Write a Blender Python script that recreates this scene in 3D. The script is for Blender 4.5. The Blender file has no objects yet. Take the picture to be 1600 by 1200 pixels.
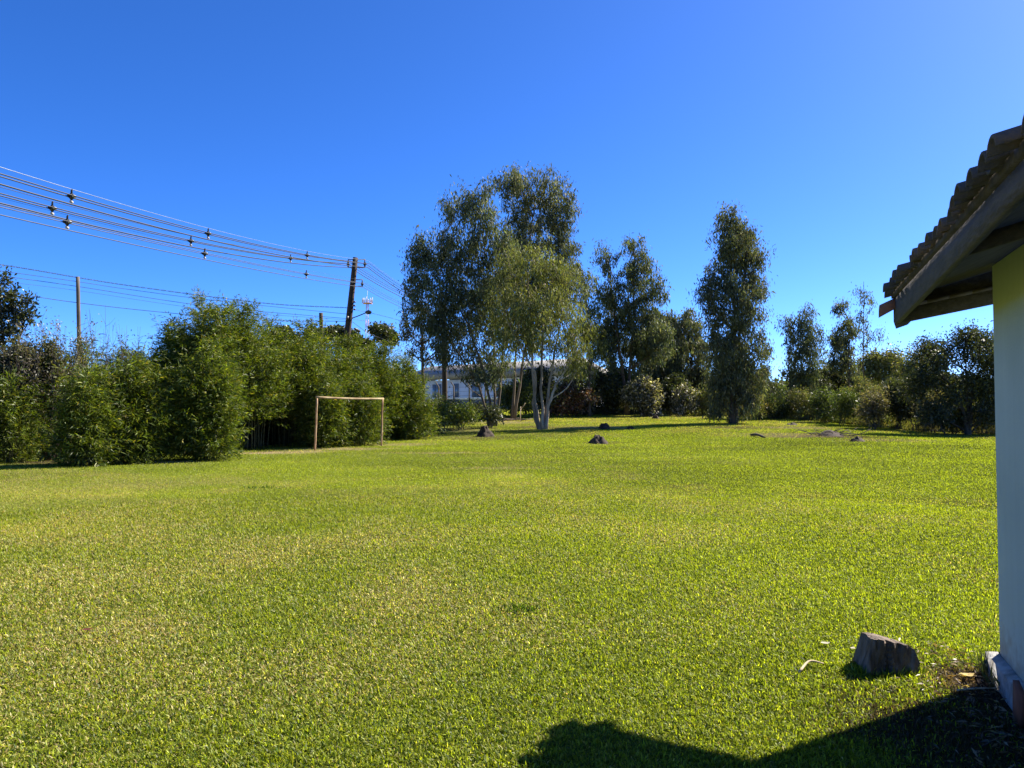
import bpy, math, random
import numpy as np
from mathutils import Vector
random.seed(7)
RNG = np.random.default_rng(11)
scene = bpy.context.scene
COL = scene.collection

# ---------------------------------------------------------------- camera
F = 1180.0                       # focal length in pixels of a 1600 px wide picture
HZ = 637.0                       # picture row of the horizon
PITCH = math.atan((HZ - 600.0) / F)
EYE = 1.6
cam_d = bpy.data.cameras.new("camera")
cam_d.sensor_width = 36.0
cam_d.lens = 36.0 * F / 1600.0
cam_d.clip_start = 0.05
cam_d.clip_end = 6000.0
cam = bpy.data.objects.new("camera", cam_d)
COL.objects.link(cam)
cam.location = (0, 0, EYE)
cam.rotation_euler = (math.pi / 2 + PITCH, 0, 0)
scene.camera = cam

# ---------------------------------------------------------------- sky and sun
SUN_EL, SUN_AZ = math.radians(41.0), math.radians(60.0)     # azimuth clockwise from +Y
SUN_DIR = Vector((math.sin(SUN_AZ) * math.cos(SUN_EL), math.cos(SUN_AZ) * math.cos(SUN_EL), math.sin(SUN_EL)))
world = bpy.data.worlds.new("World")
scene.world = world
world.use_nodes = True
wn = world.node_tree
wn.nodes.clear()
sky = wn.nodes.new('ShaderNodeTexSky')
sky.sky_type = 'NISHITA'
sky.sun_disc = False
sky.sun_elevation = SUN_EL
sky.sun_rotation = SUN_AZ
sky.altitude = 900
sky.air_density = 0.5
sky.dust_density = 0.6
sky.ozone_density = 9.0
hsv = wn.nodes.new('ShaderNodeHueSaturation')
hsv.inputs['Hue'].default_value = 0.507
hsv.inputs['Saturation'].default_value = 1.14
hsv.inputs['Value'].default_value = 1.0
bg = wn.nodes.new('ShaderNodeBackground')
bg.inputs['Strength'].default_value = 0.100
wo = wn.nodes.new('ShaderNodeOutputWorld')
wn.links.new(sky.outputs[0], hsv.inputs['Color'])
wn.links.new(hsv.outputs[0], bg.inputs[0])
wn.links.new(bg.outputs[0], wo.inputs[0])
sd = bpy.data.lights.new("sun", 'SUN')
sd.energy = 5.0
sd.angle = math.radians(0.5)
sd.color = (1.0, 0.93, 0.80)
so = bpy.data.objects.new("sun", sd)
COL.objects.link(so)
so.location = (40, 20, 60)
so.rotation_euler = SUN_DIR.to_track_quat('Z', 'Y').to_euler()

vs = scene.view_settings
vs.view_transform = 'Standard'
vs.look = 'None'
vs.exposure = 1.7
vs.gamma = 1.0
vs.use_curve_mapping = False
cy = scene.cycles
cy.max_bounces = 6
cy.diffuse_bounces = 3
cy.glossy_bounces = 2
cy.transmission_bounces = 4
cy.transparent_max_bounces = 4

# ---------------------------------------------------------------- helpers
def P(px, py, d):
    """point at forward distance d metres along the line of sight of picture point px, py"""
    v = Vector((px - 800.0, F * math.cos(PITCH) - (600.0 - py) * math.sin(PITCH),
                F * math.sin(PITCH) + (600.0 - py) * math.cos(PITCH)))
    return Vector((0, 0, EYE)) + v * (d / v.y)

_TAB = np.random.default_rng(3).random((8, 256, 256))
def vn(x, y, k=0):
    """smooth value noise in 0..1"""
    x = np.asarray(x, float); y = np.asarray(y, float)
    xi = np.floor(x).astype(int); yi = np.floor(y).astype(int)
    fx = x - xi; fy = y - yi
    fx = fx * fx * (3 - 2 * fx); fy = fy * fy * (3 - 2 * fy)
    T = _TAB[k]
    a = T[xi % 256, yi % 256]; b = T[(xi + 1) % 256, yi % 256]
    c = T[xi % 256, (yi + 1) % 256]; e = T[(xi + 1) % 256, (yi + 1) % 256]
    return (a * (1 - fx) + b * fx) * (1 - fy) + (c * (1 - fx) + e * fx) * fy

def sstep(a, b, x):
    t = np.clip((x - a) / (b - a), 0, 1)
    return t * t * (3 - 2 * t)

def terrain(x, y):
    x = np.asarray(x, float); y = np.asarray(y, float)
    d = np.maximum(y, 0.1)
    a = x / d
    s = np.log1p(np.exp(np.clip((d - 37.0) / 2.5, -30, 30))) * 2.5 * 0.042
    s = 1.55 * np.tanh(s / 1.55 * (1 + 0.25 * (s / 1.55)))
    s = s * (1 - 0.62 * sstep(0.36, 0.58, a) * (1 - sstep(60, 110, d)))
    und = (vn(x / 9 + 5, y / 9 + 3, 0) - 0.5) * 0.16 * sstep(8, 25, d) + (vn(x / 2.2, y / 2.2, 1) - 0.5) * 0.03
    return np.where(y > 0, s + und * (1 - sstep(200, 400, d)), und)

def tz(x, y):
    return float(terrain(x, y))

def ground_px(px, py):
    """where the line of sight meets the ground"""
    for d in np.arange(2.0, 120, 0.1):
        p = P(px, py, d)
        if p.z <= tz(p.x, p.y):
            return Vector((p.x, p.y, tz(p.x, p.y)))
    p = P(px, py, 100)
    return Vector((p.x, p.y, tz(p.x, p.y)))

def ground_at(px, d):
    x = (px - 800.0) / F * d
    return Vector((x, d, tz(x, d)))

def mesh_np(name, verts, faces, mat, parent=None, col=None, smooth=False):
    """faces: list of integer arrays (n,3) / (n,4)"""
    me = bpy.data.meshes.new(name)
    verts = np.asarray(verts, np.float32)
    me.vertices.add(len(verts))
    me.vertices.foreach_set('co', verts.ravel())
    faces = [np.asarray(f, np.int32) for f in faces if len(f)]
    tot = sum(f.size for f in faces); n = sum(len(f) for f in faces)
    me.loops.add(tot); me.polygons.add(n)
    me.loops.foreach_set('vertex_index', np.concatenate([f.ravel() for f in faces]))
    sizes = np.concatenate([np.full(len(f), f.shape[1], np.int32) for f in faces])
    starts = np.concatenate([[0], np.cumsum(sizes)[:-1]]).astype(np.int32)
    me.polygons.foreach_set('loop_start', starts)
    me.update(calc_edges=True)
    me.validate()
    if smooth:
        me.polygons.foreach_set('use_smooth', np.ones(len(me.polygons), bool))
    if col is not None:
        at = me.color_attributes.new('Col', 'FLOAT_COLOR', 'POINT')
        c4 = np.ones((len(verts), 4), np.float32); c4[:, :3] = col
        at.data.foreach_set('color', c4.ravel())
    if mat: me.materials.append(mat)
    o = bpy.data.objects.new(name, me)
    COL.objects.link(o)
    if parent is not None:
        o.parent = parent
        pl = np.array(parent['_at']) if '_at' in parent else np.zeros(3)
        co = verts - pl.astype(np.float32)
        me.vertices.foreach_set('co', co.ravel()); me.update()
    return o

def thing(name, at, label, cat, group=None):
    o = bpy.data.objects.new(name, None)
    o.empty_display_size = 0.3
    COL.objects.link(o)
    o.location = at
    o['_at'] = [float(v) for v in at]
    tag(o, label, cat, group)
    return o

def tag(o, label, cat, group=None):
    o['label'] = label; o['category'] = cat
    if group: o['group'] = group
    return o

class Acc:
    """collects tubes, boxes and facets into one mesh"""
    def __init__(s): s.v = []; s.q = []; s.t = []; s.n = 0
    def add(s, v, q=None, t=None):
        v = np.asarray(v, float)
        if q is not None and len(q): s.q.append(np.asarray(q, int) + s.n)
        if t is not None and len(t): s.t.append(np.asarray(t, int) + s.n)
        s.v.append(v); s.n += len(v)
    def tube(s, pts, rad, sides=6, cap=True):
        pts = np.asarray([list(p) for p in pts], float); k = len(pts)
        rad = np.broadcast_to(np.asarray(rad, float), (k,))
        tan = np.gradient(pts, axis=0)
        tan /= np.linalg.norm(tan, axis=1)[:, None] + 1e-9
        m = tan.mean(0)
        ref = np.array([0, 0, 1.0]) if abs(m[2]) < 0.8 * np.linalg.norm(m) + 1e-9 else np.array([1.0, 0, 0])
        a = np.cross(tan, ref); a /= np.linalg.norm(a, axis=1)[:, None] + 1e-9
        b = np.cross(tan, a)
        th = np.arange(sides) / sides * 2 * np.pi
        ring = (a[:, None, :] * np.cos(th)[None, :, None] + b[:, None, :] * np.sin(th)[None, :, None]) * rad[:, None, None] + pts[:, None, :]
        v = ring.reshape(-1, 3)
        i = np.arange(k - 1)[:, None] * sides; j = np.arange(sides)[None, :]; j2 = (j + 1) % sides
        q = np.stack([i + j, i + j2, i + sides + j2, i + sides + j], -1).reshape(-1, 4)
        t = []
        if cap:
            v = np.vstack([v, pts[0], pts[-1]])
            for jj in range(sides):
                t.append((k * sides, (jj + 1) % sides, jj))
                t.append((k * sides + 1, (k - 1) * sides + jj, (k - 1) * sides + (jj + 1) % sides))
        s.add(v, q, t)
    def box(s, c, ex, ey, ez):
        """box about c with half-extent vectors"""
        c, ex, ey, ez = [np.asarray(list(q), float) for q in (c, ex, ey, ez)]
        v = [c + a * ex + b * ey + g * ez for a in (-1, 1) for b in (-1, 1) for g in (-1, 1)]
        q = [(0, 1, 3, 2), (4, 6, 7, 5), (0, 4, 5, 1), (2, 3, 7, 6), (0, 2, 6, 4), (1, 5, 7, 3)]
        s.add(v, q)
    def build(s, name, mat, parent=None, smooth=False, col=None):
        v = np.vstack(s.v)
        fs = []
        if s.q: fs.append(np.vstack(s.q))
        if s.t: fs.append(np.vstack(s.t))
        return mesh_np(name, v, fs, mat, parent, col, smooth)

def curve_pts(pts, n=12):
    """smooth Catmull-Rom resampling"""
    pts = [np.asarray(list(p), float) for p in pts]
    if len(pts) == 2:
        return [pts[0] + (pts[1] - pts[0]) * i / (n - 1) for i in range(n)]
    out = []
    ext = [2 * pts[0] - pts[1]] + pts + [2 * pts[-1] - pts[-2]]
    seg = len(pts) - 1
    for i in range(n):
        u = i / (n - 1) * seg; k = min(int(u), seg - 1); t = u - k
        p0, p1, p2, p3 = ext[k:k + 4]
        out.append(0.5 * (2 * p1 + (p2 - p0) * t + (2 * p0 - 5 * p1 + 4 * p2 - p3) * t * t + (3 * p1 - p0 - 3 * p2 + p3) * t ** 3))
    return out

# ---------------------------------------------------------------- materials
def new_mat(name):
    m = bpy.data.materials.new(name); m.use_nodes = True
    nt = m.node_tree; nt.nodes.clear()
    out = nt.nodes.new('ShaderNodeOutputMaterial')
    return m, nt, out

def leaf_mat(name, transl=0.40, tint=(1.3, 1.3, 0.4), gloss=0.035, rough=0.42):
    m, nt, out = new_mat(name)
    at = nt.nodes.new('ShaderNodeAttribute'); at.attribute_name = 'Col'
    df = nt.nodes.new('ShaderNodeBsdfDiffuse')
    tr = nt.nodes.new('ShaderNodeBsdfTranslucent')
    mu = nt.nodes.new('ShaderNodeMix'); mu.data_type = 'RGBA'; mu.blend_type = 'MULTIPLY'
    mu.inputs[0].default_value = 1.0; mu.inputs[7].default_value = (*tint, 1); mu.clamp_result = False
    nt.links.new(at.outputs['Color'], mu.inputs[6])
    nt.links.new(at.outputs['Color'], df.inputs[0]); nt.links.new(mu.outputs[2], tr.inputs[0])
    mx = nt.nodes.new('ShaderNodeMixShader'); mx.inputs[0].default_value = transl
    nt.links.new(df.outputs[0], mx.inputs[1]); nt.links.new(tr.outputs[0], mx.inputs[2])
    gl = nt.nodes.new('ShaderNodeBsdfGlossy'); gl.inputs['Roughness'].default_value = rough
    m2 = nt.nodes.new('ShaderNodeMixShader'); m2.inputs[0].default_value = gloss
    nt.links.new(mx.outputs[0], m2.inputs[1]); nt.links.new(gl.outputs[0], m2.inputs[2])
    nt.links.new(m2.outputs[0], out.inputs[0])
    return m

def noise_mat(name, c1, c2, scale=4.0, rough=0.85, bump=0.3, stretch=(1, 1, 1), c3=None, metallic=0.0, detail=6, bscale=None, spec=0.3):
    m, nt, out = new_mat(name)
    tc = nt.nodes.new('ShaderNodeTexCoord')
    mp = nt.nodes.new('ShaderNodeMapping'); mp.inputs['Scale'].default_value = stretch
    nt.links.new(tc.outputs['Object'], mp.inputs[0])
    nz = nt.nodes.new('ShaderNodeTexNoise'); nz.inputs['Scale'].default_value = scale; nz.inputs['Detail'].default_value = detail
    nz.inputs['Roughness'].default_value = 0.62
    nt.links.new(mp.outputs[0], nz.inputs[0])
    cr = nt.nodes.new('ShaderNodeValToRGB')
    cr.color_ramp.elements[0].position = 0.33; cr.color_ramp.elements[0].color = (*c1, 1)
    cr.color_ramp.elements[1].position = 0.67; cr.color_ramp.elements[1].color = (*c2, 1)
    if c3:
        e = cr.color_ramp.elements.new(0.5); e.color = (*c3, 1)
    nt.links.new(nz.outputs[0], cr.inputs[0])
    b = nt.nodes.new('ShaderNodeBsdfPrincipled')
    b.inputs['Roughness'].default_value = rough; b.inputs['Metallic'].default_value = metallic
    b.inputs['Specular IOR Level'].default_value = spec
    nt.links.new(cr.outputs[0], b.inputs['Base Color'])
    if bump:
        bn = nt.nodes.new('ShaderNodeTexNoise'); bn.inputs['Scale'].default_value = bscale or scale * 3; bn.inputs['Detail'].default_value = 4
        nt.links.new(mp.outputs[0], bn.inputs[0])
        bp = nt.nodes.new('ShaderNodeBump'); bp.inputs['Strength'].default_value = bump; bp.inputs['Distance'].default_value = 0.02
        nt.links.new(bn.outputs[0], bp.inputs['Height']); nt.links.new(bp.outputs[0], b.inputs['Normal'])
    nt.links.new(b.outputs[0], out.inputs[0])
    return m

M = {}
M['leaf'] = leaf_mat('leaf')
M['eleaf'] = leaf_mat('eucalyptus_leaf', 0.40, (1.35, 1.28, 0.55), 0.03, 0.55)
M['bleaf'] = leaf_mat('bamboo_leaf', 0.36, (1.7, 1.65, 0.45), 0.022, 0.5)
M['grass'] = leaf_mat('grass_blade', 0.50, (1.45, 1.45, 0.50), 0.016, 0.5)
M['bark'] = noise_mat('pale_bark', (0.045, 0.033, 0.024), (0.165, 0.125, 0.088), 1.6, 0.9, 0.4, (1, 1, 0.25))
M['pbark'] = noise_mat('smooth_pale_bark', (0.10, 0.075, 0.055), (0.40, 0.33, 0.25), 1.4, 0.9, 0.35, (1, 1, 0.2))
M['dbark'] = noise_mat('dark_bark', (0.035, 0.028, 0.022), (0.11, 0.085, 0.065), 3.0, 0.95, 0.6, (1, 1, 0.3))
M['culm'] = noise_mat('bamboo_culm', (0.045, 0.050, 0.018), (0.11, 0.10, 0.04), 5.0, 0.6, 0.1)
M['soil'] = noise_mat('dark_soil', (0.018, 0.013, 0.010), (0.065, 0.045, 0.032), 5.0, 0.97, 0.9)
M['wood_pole'] = noise_mat('weathered_pole_wood', (0.018, 0.014, 0.012), (0.065, 0.045, 0.034), 2.5, 0.9, 0.4, (1, 1, 0.12))
M['concrete'] = noise_mat('pole_concrete', (0.06, 0.05, 0.043), (0.13, 0.11, 0.092), 2.2, 0.9, 0.2, (1, 1, 0.3))
M['black'] = noise_mat('cable_sheath', (0.012, 0.012, 0.014), (0.03, 0.03, 0.033), 6.0, 0.5, 0)
M['pale_wire'] = noise_mat('galvanised_wire', (0.16, 0.18, 0.22), (0.24, 0.27, 0.31), 6.0, 0.4, 0, metallic=0.4)
M['bluewire'] = noise_mat('grey_service_wire', (0.035, 0.04, 0.055), (0.07, 0.075, 0.09), 6.0, 0.5, 0)
M['steel'] = noise_mat('dark_steel', (0.05, 0.05, 0.055), (0.13, 0.12, 0.12), 6.0, 0.5, 0.1, metallic=0.6)
M['porcelain'] = noise_mat('grey_insulator', (0.28, 0.27, 0.26), (0.45, 0.43, 0.42), 9.0, 0.3, 0)

def leaves(pos, dr, L, W, col, rng, fold=0.0):
    """diamond leaf blades: one quad each"""
    n = len(pos)
    dr = dr / (np.linalg.norm(dr, axis=1)[:, None] + 1e-9)
    r = rng.normal(size=(n, 3))
    sd = np.cross(dr, r); sd /= np.linalg.norm(sd, axis=1)[:, None] + 1e-9
    mid = pos + dr * (L * 0.42)[:, None]
    h = sd * (W * 0.5)[:, None]
    tip = pos + dr * L[:, None]; tip[:, 2] -= L * 0.12
    v = np.stack([pos, mid + h, tip, mid - h], 1).reshape(-1, 3)
    q = np.arange(n * 4).reshape(n, 4)
    return v, q, np.repeat(col, 4, axis=0)

def jitter_cols(base_list, w, n, rng, var=0.22):
    base = np.array(base_list, float)
    idx = rng.choice(len(base), n, p=np.array(w) / sum(w))
    c = base[idx] * np.exp(rng.normal(0, var, (n, 1)))
    return c

PAL = {
 'euc':   ([(0.048, 0.066, 0.033), (0.076, 0.098, 0.048), (0.082, 0.084, 0.045), (0.14, 0.155, 0.09)], (4, 4, 1.2, .8)),
 'euc_y': ([(0.080, 0.098, 0.024), (0.120, 0.138, 0.034), (0.09, 0.085, 0.035), (0.18, 0.19, 0.07)], (4, 4, 1.2, .8)),
 'euc_b': ([(0.048, 0.064, 0.033), (0.074, 0.092, 0.047), (0.085, 0.082, 0.045), (0.14, 0.150, 0.09)], (4, 3, 1.8, .8)),
 'dark':  ([(0.026, 0.034, 0.016), (0.042, 0.050, 0.022), (0.07, 0.075, 0.035)], (4, 3, 1)),
 'green': ([(0.044, 0.066, 0.018), (0.070, 0.095, 0.024), (0.12, 0.13, 0.04)], (4, 3, 1)),
 'olive': ([(0.085, 0.100, 0.035), (0.120, 0.130, 0.045), (0.16, 0.13, 0.07), (0.06, 0.07, 0.03)], (3, 3, 2, 2)),
 'red':   ([(0.13, 0.055, 0.036), (0.09, 0.05, 0.034), (0.20, 0.15, 0.12), (0.06, 0.06, 0.03)], (3, 3, 2, 3)),
 'white': ([(0.30, 0.28, 0.25), (0.06, 0.07, 0.035), (0.10, 0.09, 0.06), (0.42, 0.38, 0.35)], (2.2, 4, 3, 1.2)),
 'bamboo':([(0.042, 0.066, 0.008), (0.075, 0.102, 0.012), (0.125, 0.140, 0.018), (0.20, 0.17, 0.04)], (4, 4, 1.6, .35)),
 'arauc': ([(0.024, 0.036, 0.016), (0.045, 0.055, 0.022), (0.08, 0.075, 0.03)], (4, 3, 1)),
 'grey':  ([(0.10, 0.085, 0.06), (0.16, 0.14, 0.10), (0.06, 0.07, 0.03)], (3, 2, 2)),
}

def crown_mesh(lobes, pal, rng, dens=7.0, lpc=60, L=0.20, W=0.045, cr=0.42, mode='hang', shell=0.45, zstretch=1.25, pal2=None):
    """lobes: (centre, (rx,ry,rz)).  returns verts, quads, cols, cluster centres per lobe"""
    PS, DS, CS, LS = [], [], [], []
    tops = []
    for c, r in lobes:
        c = np.array(list(c)); r = np.array(r)
        r = r * 1.06
        k = max(4, int(dens * 2.6 * r[0] * r[2]))
        u = rng.normal(size=(k, 3)); u /= np.linalg.norm(u, axis=1)[:, None]
        rad = rng.random(k) ** shell
        # lumpy outline
        rad *= 0.86 + 0.28 * rng.random(k)
        cc = c + u * rad[:, None] * r
        tops.append(cc)
        m = np.maximum(8, (lpc * np.exp(rng.normal(0, 0.35, k))).astype(int))
        ci = np.repeat(np.arange(k), m); n = len(ci)
        sc = .88 * cr * np.exp(rng.normal(0, 0.25, k))[ci][:, None]
        g = rng.normal(size=(n, 3)) * 0.55
        off = g * sc * np.array([1, 1, zstretch])
        PS.append(cc[ci] + off)
        if mode == 'hang':
            d = rng.normal(size=(n, 3)) * 0.48; d[:, 2] -= 1.0
        elif mode == 'up':
            d = rng.normal(size=(n, 3)) * 0.6 + off / (sc + 1e-6) * 0.8; d[:, 2] += 0.55
        else:
            d = rng.normal(size=(n, 3)) + off / (sc + 1e-6) * 0.6
        DS.append(d)
        cv = np.exp(rng.normal(0, 0.20, k))[ci][:, None]
        CS.append(jitter_cols(*PAL[pal], n, rng) * cv)
        LS.append(np.exp(rng.normal(0, 0.28, n)))
    pos = np.vstack(PS); ls = np.concatenate(LS)
    v, q, cl = leaves(pos, np.vstack(DS), 0.86 * L * ls, 1.12 * W * ls, np.vstack(CS), rng)
    return v, q, cl, tops

def limb(acc, a, b, r0, r1, rng, n=7, sag=0.12, sides=5):
    a = np.array(list(a)); b = np.array(list(b))
    Ln = np.linalg.norm(b - a)
    mid = (a + b) / 2 + rng.normal(size=3) * Ln * 0.06
    mid[2] -= Ln * sag * (np.linalg.norm((b - a)[:2]) / (Ln + 1e-6))
    pts = curve_pts([a, mid, b], n)
    acc.tube(pts, np.linspace(r0, r1, n), sides)

def tree(name, label, cat, base, D, stems, lobes_px, pal, group=None, bark='bark', ddv=1.0, dens=7.0, lpc=60, L=0.20, W=0.045,
         cr=0.42, mode='hang', shell=0.45, seed=0, r_base=0.14, twig=9, lm='eleaf', yr=0.9, zst=1.25, foliage='crown'):
    """stems: list of pixel polylines [(px,py),...] from the foot; lobes_px: (px,py,rx,ry[,dd])"""
    rng = np.random.default_rng(1000 + seed)
    k = D / F
    t = thing(name, base, label, cat, group)
    lobes = []
    for l in lobes_px:
        dd = l[4] if len(l) > 4 else rng.uniform(-ddv, ddv)
        lobes.append((P(l[0], l[1], D) + Vector((0, dd, 0)), (l[2] * k, l[2] * k * yr, l[3] * k)))
    v, q, c, tops = crown_mesh(lobes, pal, rng, dens, lpc, L, W, cr, mode, shell, zst)
    v[:, 2] = np.maximum(v[:, 2], terrain(v[:, 0], v[:, 1]) + 0.02)
    mesh_np(foliage, v, [q], M[lm], t, c)
    ac = Acc()
    paths = []
    for s in stems:
        pts = []
        for i, p in enumerate(s):
            dd = (p[2] if len(p) > 2 else rng.uniform(-0.25, 0.25) * i)
            if i == 0:
                w = Vector(base) + Vector(((p[0] - s[0][0]) * k, 0, -0.08))
                w.x += (p[0] - (base[0] / base[1] * F + 800)) * k
            else:
                w = P(p[0], p[1], D) + Vector((0, dd, 0))
            pts.append(w)
        cp = curve_pts(pts, 14)
        jit = rng.normal(size=(14, 3)) * 0.035; jit[0] = 0; jit[:, 2] = 0
        cp = np.array(cp) + jit
        rr = np.linspace(r_base, r_base * 0.28, 14) * .78 ; rr[0] *= 1.55; rr[1] *= 1.12
        ac.tube(cp, rr, 8)
        paths.append(cp)
    allp = np.vstack(paths)
    for (c0, r), cc in zip(lobes, tops):
        c0 = np.array(list(c0))
        hd = np.linalg.norm((allp - c0)[:, :2], axis=1)
        cost = np.abs(allp[:, 2] - (c0[2] - 0.75 * hd - 0.3)) + 0.7 * hd
        a = allp[np.argmin(cost)]
        limb(ac, a, c0, r_base * 0.36, r_base * 0.14, rng)
        idx = rng.choice(len(cc), min(twig, len(cc)), replace=False)
        for i in idx:
            limb(ac, c0 + (a - c0) * rng.uniform(0, 0.45), cc[i], r_base * 0.13, r_base * 0.05, rng, 5, 0.08, 3)
    ac.build('trunk', M[bark], t, smooth=True)
    return t

# ---------------------------------------------------------------- ground and grass
# dirt / litter / dry patches of the lawn: x, y, rx, ry, colour, strength
PATCH = []
def patch(px, py, rx, ry, col, s):
    g = ground_px(px, py); PATCH.append((g.x, g.y, rx, ry, col, s))
TAN = (0.30, 0.235, 0.125); BROWN = (0.10, 0.072, 0.045); SOILC = (0.05, 0.036, 0.024); LITTER = (0.36, 0.28, 0.16)
patch(235, 722, 1.7, 0.8, LITTER, .8); patch(420, 708, 1.8, 0.9, TAN, .9); patch(540, 702, 2.4, 1.0, TAN, .65)
patch(470, 706, 1.6, .8, LITTER, .5); patch(60, 722, 2.5, 1.0, BROWN, .8); patch(620, 695, 2.2, 1.2, TAN, .55)
patch(690, 708, 2.5, .6, TAN, .45); patch(780, 732, 1.6, .5, TAN, .3); patch(840, 668, 2.0, 1.2, BROWN, .45)
patch(940, 692, 1.2, 1.2, BROWN, .5); patch(930, 668, 2.5, 1.4, TAN, .7); patch(1240, 668, 3, 1.3, TAN, .6)
patch(1300, 682, 3.2, 1.8, BROWN, .75); patch(1230, 680, 3.0, 2.2, TAN, .55); patch(1380, 688, 3.0, 1.6, TAN, .4)
patch(1145, 668, 2.5, 1.5, BROWN, .55); patch(790, 660, 2.5, 2, LITTER, .5); patch(740, 685, 3.0, 2, BROWN, .35)
patch(1500, 1068, .28, .22, LITTER, .5); patch(1555, 1085, .34, .45, SOILC, 1.0); patch(1590, 1180, .9, .8, SOILC, .8)
patch(700, 672, 3, 3, TAN, .4); patch(1060, 650, 6, 4, TAN, .3)

def lawn_dry(x, y):
    d = np.maximum(np.hypot(x, y), .5); a = x / np.maximum(y, .5)
    v = 0.16 - 0.34 * a + 0.55 * (vn(x * .28 + 9, y * .28, 2) - .5) + 0.75 * (vn(x * 1.1, y * 1.1 + 4, 3) - .5)
    v -= 0.10 * sstep(14, 26, d)
    v += 0.42 * sstep(33, 50, d)
    return np.clip(v, 0.03, 0.85)

def lawn_patch(x, y):
    """blend colour and weight of bare or littered spots"""
    w = np.zeros_like(x); c = np.zeros(x.shape + (3,))
    for gx, gy, rx, ry, col, s in PATCH:
        e = np.sqrt(((x - gx) / rx) ** 2 + ((y - gy) / ry) ** 2) + 0.5 * (vn(x * 1.7, y * 1.7, 4) - .5) + 0.35 * (vn(x * 5, y * 5, 5) - .5)
        ww = s * (1 - sstep(.35, 1.15, e))
        c = c * (1 - ww[..., None]) + np.array(col) * ww[..., None]
        w = w * (1 - ww) + ww
    return w, c / np.maximum(w, 1e-6)[..., None]

def lawn_base(x, y):
    dry = lawn_dry(x, y)[..., None]
    g = np.array((0.115, 0.145, 0.018)); t = np.array((0.19, 0.175, 0.055))
    c = g * (1 - dry) + t * dry
    c = c * (0.75 + 0.5 * vn(x * .5, y * .5, 6))[..., None]
    tt = sstep(.30, .70, .62 * vn(x * .075 + 3, y * .12 + 8, 0) + .38 * vn(x * .3 + 7, y * .5 + 1, 3))[..., None]
    c = c * (np.array((.95, .93, 1.0)) * (1 - tt) + np.array((1.27, 1.23, .95)) * tt)
    w, pc = lawn_patch(x, y)
    return c * (1 - w[..., None]) + pc * w[..., None]

def build_ground():
    rad = np.concatenate([[0.0], np.geomspace(0.8, 130, 330), np.geomspace(140, 4500, 40)])
    na = 560
    # finer towards the view
    th = np.linspace(-np.pi, np.pi, na, endpoint=False)
    th = th - 0.55 * np.sin(th) 
    x = np.outer(rad, np.sin(th)); y = np.outer(rad, np.cos(th))
    z = terrain(x, y)
    v = np.stack([x, y, z], -1).reshape(-1, 3)
    nr = len(rad)
    i = np.arange(nr - 1)[:, None] * na; j = np.arange(na)[None]; j2 = (j + 1) % na
    q = np.stack([i + j, i + na + j, i + na + j2, i + j2], -1).reshape(-1, 4)
    c = lawn_base(x.ravel(), y.ravel())
    m, nt, out = new_mat('lawn_ground')
    at = nt.nodes.new('ShaderNodeAttribute'); at.attribute_name = 'Col'
    tc = nt.nodes.new('ShaderNodeTexCoord')
    n1 = nt.nodes.new('ShaderNodeTexNoise'); n1.inputs['Scale'].default_value = 7.0; n1.inputs['Detail'].default_value = 10; n1.inputs['Roughness'].default_value = .75
    nt.links.new(tc.outputs['Object'], n1.inputs[0])
    mr = nt.nodes.new('ShaderNodeMapRange'); mr.inputs[1].default_value = .3; mr.inputs[2].default_value = .7; mr.inputs[3].default_value = .45; mr.inputs[4].default_value = 1.5
    nt.links.new(n1.outputs[0], mr.inputs[0])
    mu = nt.nodes.new('ShaderNodeMix'); mu.data_type = 'RGBA'; mu.blend_type = 'MULTIPLY'; mu.inputs[0].default_value = 1; mu.clamp_result = False
    nt.links.new(at.outputs['Color'], mu.inputs[6]); nt.links.new(mr.outputs[0], mu.inputs[7])
    b = nt.nodes.new('ShaderNodeBsdfDiffuse'); b.inputs['Roughness'].default_value = 1
    nt.links.new(mu.outputs[2], b.inputs[0])
    bp = nt.nodes.new('ShaderNodeBump'); bp.inputs['Strength'].default_value = .8; bp.inputs['Distance'].default_value = .05
    nt.links.new(n1.outputs[0], bp.inputs['Height']); nt.links.new(bp.outputs[0], b.inputs['Normal'])
    nt.links.new(b.outputs[0], out.inputs[0])
    o = mesh_np('ground', v, [q], m, None, c, True)
    o['kind'] = 'structure'
    o['label'] = 'lawn ground rising gently towards the far trees'
    return o
build_ground()

# the small house stands in this frame: s along its wall (away from the camera), w outward to the left
A0 = Vector((2.90, 4.55, 0)); U = Vector((0.349, 0.937, 0)).normalized(); N = Vector((-U.y, U.x, 0))
def H(s, w, z): return A0 + U * s + N * w + Vector((0, 0, z))

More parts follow.
